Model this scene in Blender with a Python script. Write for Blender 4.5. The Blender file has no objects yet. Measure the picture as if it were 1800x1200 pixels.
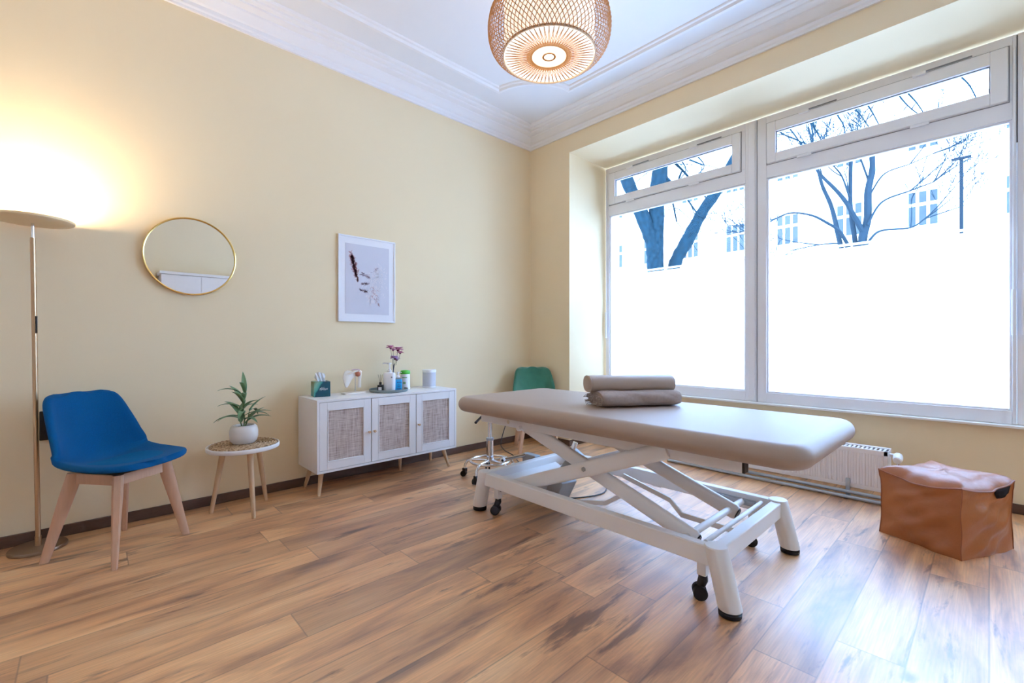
import bpy, bmesh, math, random
from mathutils import Vector, Matrix
random.seed(7)
S = bpy.context.scene
COL = S.collection
PI = math.pi
R = math.radians

# ---------------------------------------------------------------- camera, world, exposure
cam_d = bpy.data.cameras.new('camera'); cam = bpy.data.objects.new('camera', cam_d); COL.objects.link(cam)
cam_d.sensor_width = 36.0; cam_d.lens = 36.0 * 792.5 / 1800.0
cam_d.clip_start = 0.05; cam_d.clip_end = 200
cam.location = (0, 0, 1.09); cam.rotation_euler = (R(90), 0, R(46.63 - 90))
S.camera = cam
S.view_settings.view_transform = 'Standard'; S.view_settings.look = 'None'
S.view_settings.gamma = 1.0; S.view_settings.use_curve_mapping = False
S.view_settings.exposure = -0.56
W = bpy.data.worlds.new('world'); S.world = W; W.use_nodes = True
bg = W.node_tree.nodes['Background']; bg.inputs[0].default_value = (0.34, 0.55, 1.0, 1); bg.inputs[1].default_value = 38
try:
    S.cycles.use_denoising = True
    S.cycles.max_bounces = 10; S.cycles.diffuse_bounces = 6; S.cycles.transparent_max_bounces = 16
    S.cycles.sample_clamp_indirect = 12.0
except Exception:
    pass

def light(name, kind, loc, energy, color, rot=(0, 0, 0), **kw):
    d = bpy.data.lights.new(name, kind); d.energy = energy; d.color = color
    for k, v in kw.items(): setattr(d, k, v)
    o = bpy.data.objects.new(name, d); o.location = loc; o.rotation_euler = rot; COL.objects.link(o); return o
# daylight portals: they only tell the sampler where the sky comes in
for (yy, zz, sy, sz) in ((1.43, 1.80, 3.2, 2.6), (-0.72, 1.80, 1.15, 2.6)):
    p = light('daylight_portal', 'AREA', (4.60, yy, zz), 1.0, (1, 1, 1), (0, R(90), 0), shape='RECTANGLE', size=sz, size_y=sy)
    p.data.cycles.is_portal = True

# ---------------------------------------------------------------- materials
def hexc(r, g, b):
    f = lambda c: (c/255/12.92) if c/255 <= 0.04045 else ((c/255+0.055)/1.055)**2.4
    return (f(r), f(g), f(b), 1)
def mat(name, col, rough=0.5, metal=0.0, noise=0.0, nscale=8.0, bump=0.0, bscale=60.0, spec=0.5, emit=None, es=0.0,
        trans=0.0, sheen=0.0, coat=0.0, stretch=None, alpha=1.0):
    m = bpy.data.materials.new(name); m.use_nodes = True; nt = m.node_tree; N = nt.nodes; L = nt.links
    b = N['Principled BSDF']
    c = col if len(col) == 4 else (*col, 1)
    b.inputs['Base Color'].default_value = c; b.inputs['Roughness'].default_value = rough; b.inputs['Metallic'].default_value = metal
    b.inputs['Specular IOR Level'].default_value = spec
    b.inputs['Transmission Weight'].default_value = trans
    b.inputs['Coat Weight'].default_value = coat
    b.inputs['Alpha'].default_value = alpha
    if sheen: b.inputs['Sheen Weight'].default_value = sheen
    if emit: b.inputs['Emission Color'].default_value = (*emit[:3], 1); b.inputs['Emission Strength'].default_value = es
    tc = N.new('ShaderNodeTexCoord'); mp = N.new('ShaderNodeMapping'); L.new(tc.outputs['Object'], mp.inputs[0])
    if stretch: mp.inputs['Scale'].default_value = stretch
    n = N.new('ShaderNodeTexNoise'); n.inputs['Scale'].default_value = nscale; n.inputs['Detail'].default_value = 5; L.new(mp.outputs[0], n.inputs['Vector'])
    mx = N.new('ShaderNodeMix'); mx.data_type = 'RGBA'
    mx.inputs[6].default_value = tuple(max(0, x*(1-noise)) for x in c[:3]) + (1,)
    mx.inputs[7].default_value = tuple(min(1, x*(1+noise)) for x in c[:3]) + (1,)
    L.new(n.outputs['Fac'], mx.inputs[0]); L.new(mx.outputs[2], b.inputs['Base Color'])
    if bump:
        n2 = N.new('ShaderNodeTexNoise'); n2.inputs['Scale'].default_value = bscale; n2.inputs['Detail'].default_value = 4; L.new(mp.outputs[0], n2.inputs['Vector'])
        bp = N.new('ShaderNodeBump'); bp.inputs['Strength'].default_value = bump; bp.inputs['Distance'].default_value = 0.01
        L.new(n2.outputs['Fac'], bp.inputs['Height']); L.new(bp.outputs[0], b.inputs['Normal'])
    return m

M = {}
M['wall'] = mat('cream_paint', (0.86, 0.70, 0.45), 0.85, noise=0.03, nscale=1.5, bump=0.03, bscale=120, spec=0.2)
M['ceiling'] = mat('ceiling_paint', (0.82, 0.82, 0.83), 0.85, noise=0.01, bump=0.02, spec=0.2)
M['plaster'] = mat('moulding_paint', (0.86, 0.85, 0.85), 0.7, noise=0.01, spec=0.3)
M['whitewall'] = mat('white_paint', (0.85, 0.82, 0.78), 0.8, noise=0.01, spec=0.2)
M['pvc'] = mat('white_window_plastic', (0.86, 0.86, 0.89), 0.35, noise=0.01)
M['seam'] = mat('grey_seal', (0.25, 0.26, 0.29), 0.6)
M['dark'] = mat('black_plastic', (0.012, 0.013, 0.016), 0.35)
M['rubber'] = mat('black_rubber', (0.01, 0.012, 0.02), 0.6)
M['base'] = mat('brown_skirting', (0.10, 0.052, 0.032), 0.5, noise=0.3, nscale=30, stretch=(1, 1, 8))
M['white_metal'] = mat('white_powder_coat', (0.86, 0.83, 0.80), 0.32, noise=0.01, bump=0.02, bscale=400)
M['chrome'] = mat('chrome', (0.80, 0.82, 0.85), 0.12, 1.0)
M['brass'] = mat('champagne_metal', (0.56, 0.38, 0.22), 0.36, 1.0, noise=0.02)
M['basemetal'] = mat('dark_champagne_metal', (0.30, 0.20, 0.13), 0.4, 0.7)
M['gold'] = mat('gold_frame', (0.85, 0.60, 0.22), 0.25, 1.0)
M['leather_taupe'] = mat('taupe_leatherette', (0.385, 0.28, 0.21), 0.48, spec=1.0, noise=0.03, bump=0.06, bscale=350)
M['towel'] = mat('taupe_towel', (0.47, 0.36, 0.30), 0.95, noise=0.25, nscale=60, bump=0.6, bscale=500, sheen=0.3, spec=0.1)
M['tan'] = mat('cognac_leather', (0.42, 0.125, 0.03), 0.36, noise=0.14, nscale=7, bump=0.45, bscale=14, spec=0.7)
M['tan_pipe'] = mat('cognac_piping', (0.33, 0.10, 0.04), 0.4, noise=0.1)
M['tag'] = mat('brown_leather_tag', (0.022, 0.012, 0.009), 0.8, spec=0.1)
M['blue'] = mat('blue_upholstery', (0.0, 0.085, 0.235), 0.9, noise=0.22, nscale=220, bump=0.3, bscale=600, sheen=0.04, spec=0.15)
M['blue_seat'] = mat('blue_cushion_cloth', (0.0, 0.115, 0.29), 0.9, noise=0.2, nscale=220, bump=0.3, bscale=600, spec=0.15)
M['green'] = mat('green_velvet', (0.045, 0.19, 0.115), 0.75, noise=0.35, nscale=14, bump=0.1, sheen=0.8, spec=0.2)
M['beech'] = mat('beech_wood', (0.62, 0.36, 0.22), 0.45, noise=0.12, nscale=18, stretch=(6, 6, 0.6))
M['oak_leg'] = mat('light_oak_wood', (0.62, 0.40, 0.22), 0.45, noise=0.15, nscale=18, stretch=(6, 6, 0.6))
M['laminate'] = mat('white_laminate', (0.83, 0.80, 0.77), 0.5, noise=0.02, nscale=3, stretch=(12, 12, 1))
M['ceramic'] = mat('cream_ceramic', (0.76, 0.70, 0.63), 0.35, noise=0.04)
M['soil'] = mat('dark_soil', (0.03, 0.02, 0.015), 0.95, noise=0.4, nscale=80, bump=0.6)
M['leaf'] = mat('plant_leaf', (0.15, 0.27, 0.13), 0.45, noise=0.35, nscale=25)
M['stem'] = mat('plant_stem', (0.16, 0.22, 0.08), 0.6)
M['tissue'] = mat('white_tissue', (0.88, 0.88, 0.90), 0.9)
M['bone'] = mat('bone_plastic', (0.84, 0.76, 0.66), 0.5, noise=0.04)
M['bonehead'] = mat('cartilage_plastic', (0.52, 0.17, 0.09), 0.5, noise=0.25, nscale=40)
M['ligament'] = mat('ligament_plastic', (0.62, 0.42, 0.42), 0.55)
M['traygrey'] = mat('grey_stone_tray', (0.22, 0.27, 0.26), 0.55, noise=0.08, nscale=40)
M['plastic'] = mat('white_plastic', (0.86, 0.85, 0.85), 0.3)
M['lbl_blue'] = mat('dark_blue_print', (0.01, 0.07, 0.28), 0.5)
M['liquid'] = mat('blue_liquid', (0.03, 0.42, 0.78), 0.12, spec=0.6)
M['clearpl'] = mat('clear_plastic', (0.80, 0.88, 0.93), 0.08, trans=0.7)
M['limecap'] = mat('lime_green_plastic', (0.10, 0.58, 0.06), 0.35)
M['limeprint'] = mat('pale_green_print', (0.28, 0.48, 0.20), 0.5)
M['greyprint'] = mat('grey_print', (0.28, 0.30, 0.33), 0.5)
M['petal'] = mat('pink_petal', (0.66, 0.26, 0.42), 0.7, noise=0.4, nscale=60)
M['petal2'] = mat('lilac_petal', (0.55, 0.34, 0.60), 0.7, noise=0.4, nscale=60)
M['core'] = mat('dark_flower_heart', (0.16, 0.01, 0.05), 0.7)
M['vase'] = mat('dark_teal_glass', (0.02, 0.08, 0.13), 0.15)
M['mesh_grey'] = mat('grey_speaker_cloth', (0.60, 0.60, 0.64), 0.85, noise=0.08, nscale=300)
M['paper'] = mat('print_paper', (0.86, 0.85, 0.87), 0.6)
M['mirror'] = mat('mirror_glass', (0.93, 0.93, 0.93), 0.0, 1.0)
M['darkwood'] = mat('worn_reed', (0.30, 0.20, 0.12), 0.8)
M['motor'] = mat('grey_motor_housing', (0.40, 0.42, 0.44), 0.45)
M['cable'] = mat('dark_grey_cable', (0.06, 0.07, 0.09), 0.5)
M['bamboo'] = mat('bamboo_strip', (0.60, 0.28, 0.09), 0.55, noise=0.2, nscale=30)
M['bamboo_pale'] = mat('pale_bamboo_hoop', (0.55, 0.40, 0.27), 0.5, noise=0.1)
M['bamboo_dark'] = mat('toasted_bamboo_strip', (0.40, 0.16, 0.045), 0.6, noise=0.2, nscale=30)
M['paper_glow'] = mat('lit_paper_liner', (0.95, 0.92, 0.86), 0.8, emit=(1.0, 0.90, 0.74), es=1.0)
M['bulb'] = mat('lit_bulb', (1, 1, 1), 0.5, emit=(1.0, 0.82, 0.58), es=6)
M['led'] = mat('lit_led_panel', (1, 1, 1), 0.5, emit=(1.0, 0.78, 0.45), es=9)
M['lampdisc'] = mat('gold_lamp_disc', (0.86, 0.64, 0.36), 0.5, 0.1)
M['pipe'] = mat('grey_pipe', (0.42, 0.47, 0.52), 0.35, 0.6)
M['radiator'] = mat('radiator_enamel', (0.84, 0.80, 0.79), 0.35)
M['bark'] = mat('blue_cast_bark', (0.006, 0.018, 0.024), 0.9, noise=0.9, nscale=14, bump=0.5, bscale=20, spec=0.05)  # blue cast of the outdoor light painted into the bark colour
M['bark_far'] = mat('haze_paled_bark', (0.014, 0.024, 0.030), 0.9, noise=0.3, spec=0.05)  # lighter bark copy: blue cast and pale haze of distance put into colour
M['facade'] = mat('pale_render_facade', (0.80, 0.74, 0.66), 0.9, noise=0.03)
M['faraglass'] = mat('far_window_glass', (0.045, 0.055, 0.055), 0.6, noise=0.3, nscale=2, spec=0.1)
M['pave'] = mat('pale_paving', (0.66, 0.65, 0.64), 0.9, noise=0.1)
M['mast'] = mat('blue_grey_mast', (0.008, 0.014, 0.018), 0.7, spec=0.1)

def glass_mat():
    m = bpy.data.materials.new('window_glass'); m.use_nodes = True; nt = m.node_tree; N = nt.nodes; L = nt.links
    N.remove(N['Principled BSDF']); o = N['Material Output']
    t = N.new('ShaderNodeBsdfTransparent'); t.inputs[0].default_value = (0.97, 0.985, 0.98, 1)
    g = N.new('ShaderNodeBsdfGlossy'); g.inputs['Roughness'].default_value = 0.02
    x = N.new('ShaderNodeMixShader'); f = N.new('ShaderNodeFresnel'); f.inputs[0].default_value = 1.25
    L.new(f.outputs[0], x.inputs[0]); L.new(t.outputs[0], x.inputs[1]); L.new(g.outputs[0], x.inputs[2]); L.new(x.outputs[0], o.inputs[0])
    return m
def film_mat():
    m = bpy.data.materials.new('frosted_film'); m.use_nodes = True; nt = m.node_tree; N = nt.nodes; L = nt.links
    N.remove(N['Principled BSDF']); o = N['Material Output']
    t = N.new('ShaderNodeBsdfTranslucent'); t.inputs[0].default_value = (0.97, 0.97, 0.97, 1)
    d = N.new('ShaderNodeBsdfDiffuse'); d.inputs[0].default_value = (0.85, 0.86, 0.87, 1)
    x = N.new('ShaderNodeMixShader'); x.inputs[0].default_value = 0.04
    L.new(t.outputs[0], x.inputs[1]); L.new(d.outputs[0], x.inputs[2]); L.new(x.outputs[0], o.inputs[0])
    return m
M['glass'] = glass_mat(); M['film'] = film_mat()

def node_math(N, L, op, a, b=None, c=None):
    n = N.new('ShaderNodeMath'); n.operation = op
    for i, v in enumerate((a, b, c)):
        if v is None: continue
        if isinstance(v, (int, float)): n.inputs[i].default_value = v
        else: L.new(v, n.inputs[i])
    return n.outputs[0]
def ramp(N, L, fac, stops):
    r = N.new('ShaderNodeValToRGB'); e = r.color_ramp.elements
    while len(e) < len(stops): e.new(0.5)
    for k, (p, c) in enumerate(stops): e[k].position = p; e[k].color = c if len(c) == 4 else (*c, 1)
    L.new(fac, r.inputs[0]); return r.outputs[0]
def mixc(N, L, mode, fac, a, b):
    n = N.new('ShaderNodeMix'); n.data_type = 'RGBA'; n.blend_type = mode
    if isinstance(fac, (int, float)): n.inputs[0].default_value = fac
    else: L.new(fac, n.inputs[0])
    for i, v in ((6, a), (7, b)):
        if isinstance(v, tuple): n.inputs[i].default_value = v if len(v) == 4 else (*v, 1)
        else: L.new(v, n.inputs[i])
    return n.outputs[2]
def floor_mat():
    m = bpy.data.materials.new('oak_laminate_planks'); m.use_nodes = True; nt = m.node_tree; N = nt.nodes; L = nt.links
    b = N['Principled BSDF']; tc = N.new('ShaderNodeTexCoord'); sp = N.new('ShaderNodeSeparateXYZ'); L.new(tc.outputs['Object'], sp.inputs[0])
    X, Y = sp.outputs[0], sp.outputs[1]
    PW, PL = 0.192, 1.28
    row = node_math(N, L, 'FLOOR', node_math(N, L, 'DIVIDE', Y, PW))
    wn = N.new('ShaderNodeTexWhiteNoise'); wn.noise_dimensions = '1D'; L.new(row, wn.inputs['W'])
    xs = node_math(N, L, 'ADD', node_math(N, L, 'DIVIDE', X, PL), node_math(N, L, 'MULTIPLY', wn.outputs['Value'], 3.0))
    colm = node_math(N, L, 'FLOOR', xs)
    cb = N.new('ShaderNodeCombineXYZ'); L.new(row, cb.inputs[0]); L.new(colm, cb.inputs[1])
    w2 = N.new('ShaderNodeTexWhiteNoise'); w2.noise_dimensions = '2D'; L.new(cb.outputs[0], w2.inputs['Vector'])
    pid = w2.outputs['Value']
    # grain coordinates: stretched along the plank, shifted per plank
    gc = N.new('ShaderNodeCombineXYZ')
    L.new(node_math(N, L, 'ADD', X, node_math(N, L, 'MULTIPLY', pid, 37.0)), gc.inputs[0])
    L.new(node_math(N, L, 'MULTIPLY', Y, 5.5), gc.inputs[1])
    L.new(node_math(N, L, 'MULTIPLY', pid, 11.0), gc.inputs[2])
    def noise(scale, detail, dist=0.0, rough=0.55):
        n = N.new('ShaderNodeTexNoise'); n.inputs['Scale'].default_value = scale; n.inputs['Detail'].default_value = detail
        n.inputs['Distortion'].default_value = dist; n.inputs['Roughness'].default_value = rough
        L.new(gc.outputs[0], n.inputs['Vector']); return n.outputs['Fac']
    n1 = noise(1.5, 6, 0.6); n3 = noise(2.4, 5, 0.35, 0.62)
    n2c = N.new('ShaderNodeCombineXYZ'); L.new(node_math(N, L, 'ADD', X, node_math(N, L, 'MULTIPLY', pid, 19.0)), n2c.inputs[0]); L.new(node_math(N, L, 'MULTIPLY', Y, 30.0), n2c.inputs[1])
    n2n = N.new('ShaderNodeTexNoise'); n2n.inputs['Scale'].default_value = 5.0; n2n.inputs['Detail'].default_value = 4; L.new(n2c.outputs[0], n2n.inputs['Vector'])
    base = ramp(N, L, n1, [(0.27, (0.20, 0.085, 0.04)), (0.39, (0.52, 0.24, 0.095)), (0.52, (0.78, 0.41, 0.165)), (0.72, (0.93, 0.58, 0.28))])
    tone = ramp(N, L, pid, [(0.0, (0.74, 0.68, 0.66)), (0.45, (1.0, 0.96, 0.93)), (1.0, (1.16, 1.14, 1.12))])
    base = mixc(N, L, 'MULTIPLY', 1.0, base, tone)
    fine = ramp(N, L, n2n.outputs['Fac'], [(0.3, (0.80, 0.78, 0.76)), (0.65, (1.06, 1.06, 1.06))])
    base = mixc(N, L, 'MULTIPLY', 1.0, base, fine)
    crack = ramp(N, L, n3, [(0.33, (0.24, 0.17, 0.15)), (0.385, (0.75, 0.68, 0.64)), (0.42, (1, 1, 1))])
    base = mixc(N, L, 'MULTIPLY', 0.9, base, crack)
    # knots
    kc = N.new('ShaderNodeCombineXYZ'); L.new(node_math(N, L, 'MULTIPLY', X, 1.5), kc.inputs[0]); L.new(node_math(N, L, 'MULTIPLY', Y, 3.6), kc.inputs[1])
    nz = N.new('ShaderNodeTexNoise'); nz.inputs['Scale'].default_value = 9.0; nz.inputs['Detail'].default_value = 3; L.new(kc.outputs[0], nz.inputs['Vector'])
    kd = N.new('ShaderNodeVectorMath'); kd.operation = 'SCALE'; kd.inputs['Scale'].default_value = 0.12; L.new(nz.outputs['Color'], kd.inputs[0])
    ka = N.new('ShaderNodeVectorMath'); ka.operation = 'ADD'; L.new(kc.outputs[0], ka.inputs[0]); L.new(kd.outputs[0], ka.inputs[1])
    vo = N.new('ShaderNodeTexVoronoi'); vo.inputs['Scale'].default_value = 1.15; L.new(ka.outputs[0], vo.inputs['Vector'])
    kn = ramp(N, L, vo.outputs['Distance'], [(0.0, (0.10, 0.06, 0.05)), (0.035, (0.22, 0.15, 0.12)), (0.10, (1, 1, 1))])
    base = mixc(N, L, 'MULTIPLY', 0.85, base, kn)
    # joints
    fy = node_math(N, L, 'FRACT', node_math(N, L, 'DIVIDE', Y, PW)); fx = node_math(N, L, 'FRACT', xs)
    jy = node_math(N, L, 'MINIMUM', fy, node_math(N, L, 'SUBTRACT', 1.0, fy)); jx = node_math(N, L, 'MINIMUM', fx, node_math(N, L, 'SUBTRACT', 1.0, fx))
    j = node_math(N, L, 'MINIMUM', node_math(N, L, 'MULTIPLY', jy, PW), node_math(N, L, 'MULTIPLY', jx, PL))
    jf = ramp(N, L, j, [(0.0, (0.35, 0.28, 0.25)), (0.0016, (1, 1, 1))])
    base = mixc(N, L, 'MULTIPLY', 0.8, base, jf)
    L.new(base, b.inputs['Base Color'])
    rr = ramp(N, L, n2n.outputs['Fac'], [(0.2, (0.44,)*3), (0.8, (0.54,)*3)]); L.new(rr, b.inputs['Roughness'])
    b.inputs['Specular IOR Level'].default_value = 1.0; b.inputs['Coat Weight'].default_value = 1.0; b.inputs['Coat Roughness'].default_value = 0.42; b.inputs['Coat IOR'].default_value = 1.85
    bp = N.new('ShaderNodeBump'); bp.inputs['Strength'].default_value = 0.12; bp.inputs['Distance'].default_value = 0.004
    L.new(n2n.outputs['Fac'], bp.inputs['Height']); L.new(bp.outputs[0], b.inputs['Normal'])
    return m
M['floor'] = floor_mat()

def rattan_mat():
    m = bpy.data.materials.new('woven_rattan'); m.use_nodes = True; nt = m.node_tree; N = nt.nodes; L = nt.links
    b = N['Principled BSDF']; tc = N.new('ShaderNodeTexCoord')
    def streak(sc):
        mp = N.new('ShaderNodeMapping'); mp.inputs['Scale'].default_value = sc; L.new(tc.outputs['Object'], mp.inputs[0])
        n = N.new('ShaderNodeTexNoise'); n.inputs['Scale'].default_value = 1.0; n.inputs['Detail'].default_value = 2; L.new(mp.outputs[0], n.inputs['Vector']); return n.outputs['Fac']
    v = streak((300, 1, 11)); h = streak((11, 1, 330)); big = streak((50, 1, 5))
    s = node_math(N, L, 'MULTIPLY', node_math(N, L, 'ADD', node_math(N, L, 'ADD', v, h), node_math(N, L, 'MULTIPLY', big, 0.5)), 0.4)
    c = ramp(N, L, s, [(0.36, (0.22, 0.15, 0.12)), (0.45, (0.44, 0.34, 0.28)), (0.55, (0.58, 0.47, 0.40)), (0.64, (0.72, 0.62, 0.54))])
    L.new(c, b.inputs['Base Color']); b.inputs['Roughness'].default_value = 0.7
    bp = N.new('ShaderNodeBump'); bp.inputs['Strength'].default_value = 0.4; bp.inputs['Distance'].default_value = 0.002; L.new(s, bp.inputs['Height']); L.new(bp.outputs[0], b.inputs['Normal'])
    return m
M['rattan'] = rattan_mat()

def coil_mat():
    m = bpy.data.materials.new('seagrass_coil'); m.use_nodes = True; nt = m.node_tree; N = nt.nodes; L = nt.links
    b = N['Principled BSDF']; tc = N.new('ShaderNodeTexCoord')
    n = N.new('ShaderNodeTexNoise'); n.inputs['Scale'].default_value = 70; n.inputs['Detail'].default_value = 4; L.new(tc.outputs['Object'], n.inputs['Vector'])
    c = ramp(N, L, n.outputs['Fac'], [(0.32, (0.12, 0.06, 0.025)), (0.48, (0.42, 0.26, 0.13)), (0.7, (0.68, 0.50, 0.33))])
    L.new(c, b.inputs['Base Color']); b.inputs['Roughness'].default_value = 0.8; return m
M['seagrass'] = coil_mat()

def tissuebox_mat():
    m = bpy.data.materials.new('teal_leaf_print'); m.use_nodes = True; nt = m.node_tree; N = nt.nodes; L = nt.links
    b = N['Principled BSDF']; tc = N.new('ShaderNodeTexCoord'); sp = N.new('ShaderNodeSeparateXYZ'); L.new(tc.outputs['Object'], sp.inputs[0])
    n = N.new('ShaderNodeTexNoise'); n.inputs['Scale'].default_value = 26; n.inputs['Detail'].default_value = 3; L.new(tc.outputs['Object'], n.inputs['Vector'])
    s = node_math(N, L, 'ADD', node_math(N, L, 'SUBTRACT', sp.outputs[0], node_math(N, L, 'MULTIPLY', sp.outputs[2], 0.5)), node_math(N, L, 'MULTIPLY', n.outputs['Fac'], 0.03))
    s = node_math(N, L, 'ADD', node_math(N, L, 'MULTIPLY', s, 6.0), 0.68)
    c = ramp(N, L, s, [(0.12, (0.16, 0.20, 0.05)), (0.25, (0.22, 0.42, 0.30)), (0.42, (0.05, 0.32, 0.27)), (0.47, (0.0, 0.055, 0.085)), (1.0, (0.0, 0.075, 0.11))])
    L.new(c, b.inputs['Base Color']); b.inputs['Roughness'].default_value = 0.45; return m
M['tissuebox'] = tissuebox_mat()

M['print'] = mat('pale_lilac_sheet', (0.64, 0.62, 0.67), 0.5, noise=0.05, nscale=3)
M['ink_plum'] = mat('plum_ink', (0.20, 0.055, 0.075), 0.6, noise=0.5, nscale=60)
M['ink_rose'] = mat('dusty_rose_ink', (0.52, 0.30, 0.30), 0.6, noise=0.3, nscale=60)
M['ink_mauve'] = mat('pale_mauve_ink', (0.36, 0.27, 0.32), 0.6, noise=0.5, nscale=60)
M['ink_white'] = mat('off_white_ink', (0.78, 0.72, 0.73), 0.6, noise=0.1, nscale=60)

# ---------------------------------------------------------------- mesh helpers
class MB:
    def __init__(s): s.v = []; s.f = []
    def add(s, vs, fs):
        o = len(s.v); s.v += [tuple(v) for v in vs]; s.f += [tuple(o+i for i in f) for f in fs]; return s
    def box(s, x0, x1, y0, y1, z0, z1):
        v = [(x, y, z) for z in (z0, z1) for y in (y0, y1) for x in (x0, x1)]
        return s.add(v, [(0, 2, 3, 1), (4, 5, 7, 6), (0, 1, 5, 4), (2, 6, 7, 3), (0, 4, 6, 2), (1, 3, 7, 5)])
    def loft(s, loops, closed=True, cap0=True, cap1=True):
        n = len(loops[0]); o = len(s.v)
        for l in loops: s.v += [tuple(p) for p in l]
        for i in range(len(loops)-1):
            for k in range(n if closed else n-1):
                a = o+i*n+k; b = o+i*n+(k+1) % n; s.f.append((a, b, b+n, a+n))
        if cap0: s.f.append(tuple(o+k for k in range(n))[::-1])
        if cap1: s.f.append(tuple(o+(len(loops)-1)*n+k for k in range(n)))
        return s
    def lathe(s, prof, n=32, cx=0, cy=0, cap=True, sx=1, sy=1):
        return s.loft([[(cx+r*sx*math.cos(2*PI*k/n), cy+r*sy*math.sin(2*PI*k/n), z) for k in range(n)] for r, z in prof], True, cap, cap)
    def tube(s, pts, r, n=10, rect=None, cap=True, up=None, closed=False):
        P = [Vector(p) for p in pts]; m = len(P); loops = []
        rr = r if isinstance(r, (list, tuple)) else [r]*m
        prev = None
        for i in range(m):
            if closed: t = (P[(i+1) % m]-P[i-1])
            else: t = (P[min(i+1, m-1)]-P[max(i-1, 0)])
            t.normalize()
            if prev is None:
                u = Vector(up) if up else (Vector((0, 0, 1)) if abs(t.z) < 0.9 else Vector((0, 1, 0)))
            else: u = prev
            u = (u - t*u.dot(t)).normalized(); w = t.cross(u); prev = u
            if rect:
                a, b = rect[0]*rr[i], rect[1]*rr[i]
                loops.append([P[i]+u*y*b+w*x*a for x, y in ((-1, -1), (1, -1), (1, 1), (-1, 1))])
            else:
                loops.append([P[i]+(u*math.cos(2*PI*k/n)+w*math.sin(2*PI*k/n))*rr[i] for k in range(n)])
        if closed:
            loops.append(loops[0]); cap = False
        return s.loft(loops, True, cap, cap)
    def sphere(s, c, r, n=16, m=10, sx=1, sy=1, sz=1):
        return s.loft([[(c[0]+r*sx*math.sin(PI*(i+.001)/(m+.002))*math.cos(2*PI*k/n), c[1]+r*sy*math.sin(PI*(i+.001)/(m+.002))*math.sin(2*PI*k/n), c[2]-r*sz*math.cos(PI*(i+.001)/(m+.002))) for k in range(n)] for i in range(m+1)])
    def grid(s, rows):
        n = len(rows[0]); o = len(s.v)
        for r_ in rows: s.v += [tuple(p) for p in r_]
        for i in range(len(rows)-1):
            for k in range(n-1): a = o+i*n+k; s.f.append((a, a+1, a+n+1, a+n))
        return s
    def build(s, name, m, parent=None, bevel=0, smooth=True, loc=None, sub=0, solid=0, angle=40):
        me = bpy.data.meshes.new(name); me.from_pydata(s.v, [], s.f)
        bm = bmesh.new(); bm.from_mesh(me); bmesh.ops.recalc_face_normals(bm, faces=bm.faces); bm.to_mesh(me); bm.free()
        me.validate(); me.update()
        if smooth:
            me.polygons.foreach_set('use_smooth', [True]*len(me.polygons))
            if not sub: me.set_sharp_from_angle(angle=R(angle))
        me.materials.append(m)
        o = bpy.data.objects.new(name, me); COL.objects.link(o)
        if parent: o.parent = parent
        if loc: o.location = loc
        if solid:
            d = o.modifiers.new('solid', 'SOLIDIFY'); d.thickness = solid; d.offset = 0
        if bevel:
            d = o.modifiers.new('bevel', 'BEVEL'); d.width = bevel; d.segments = 3; d.limit_method = 'ANGLE'; d.angle_limit = R(40); d.harden_normals = False
        if sub:
            d = o.modifiers.new('sub', 'SUBSURF'); d.levels = sub; d.render_levels = sub
        return o
def tag(o, label, cat, group=None, kind=None):
    if label: o['label'] = label
    if cat: o['category'] = cat
    if group: o['group'] = group
    if kind: o['kind'] = kind
    return o
def thing(name, label, cat, loc=(0, 0, 0), rz=0, group=None):
    o = bpy.data.objects.new(name, None); COL.objects.link(o); o.location = loc; o.rotation_euler = (0, 0, rz); o.empty_display_size = 0.1
    return tag(o, label, cat, group)
def struct(o): o['kind'] = 'structure'; return o
def sempty(name, loc=(0, 0, 0)):
    o = bpy.data.objects.new(name, None); COL.objects.link(o); o.location = loc; o['kind'] = 'structure'; return o
def rrect(w, d, r, n=6, cx=0, cy=0, z=0):
    pts = []
    for (sx, sy, a0) in ((1, 1, 0), (-1, 1, 90), (-1, -1, 180), (1, -1, 270)):
        for k in range(n+1):
            a = R(a0+90*k/n); pts.append((cx+sx*(w/2-r)+r*math.cos(a), cy+sy*(d/2-r)+r*math.sin(a), z))
    return pts
def slab(w, d, z0, z1, R_, e, cx=0, cy=0, n=8, k=5):
    """rounded-rectangle plate with rounded edges of radius e"""
    L_ = []
    for i in range(k+1):
        a = PI/2*i/k; ins = e*(1-math.sin(a)); L_.append(rrect(w-2*ins, d-2*ins, max(R_-ins, .002), n, cx, cy, z0+e*(1-math.cos(a))))
    for i in range(k+1):
        a = PI/2*i/k; ins = e*(1-math.cos(a)); L_.append(rrect(w-2*ins, d-2*ins, max(R_-ins, .002), n, cx, cy, z1-e*(1-math.sin(a))))
    return MB().loft(L_)
def interp(t, tab):
    for i in range(len(tab)-1):
        if t <= tab[i+1][0]:
            a, b = tab[i], tab[i+1]; f = (t-a[0])/(b[0]-a[0]); f = f*f*(3-2*f) if False else f
            return [a[j]+(b[j]-a[j])*f for j in range(1, len(a))]
    return list(tab[-1][1:])
def smoothpath(pts, n=8):
    P = [Vector(p) for p in pts]; out = []
    for i in range(len(P)-1):
        p0 = P[max(i-1, 0)]; p1 = P[i]; p2 = P[i+1]; p3 = P[min(i+2, len(P)-1)]
        for k in range(n):
            t = k/n; out.append(0.5*((2*p1)+(-p0+p2)*t+(2*p0-5*p1+4*p2-p3)*t*t+(-p0+3*p1-3*p2+p3)*t**3))
    out.append(P[-1]); return out

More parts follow.
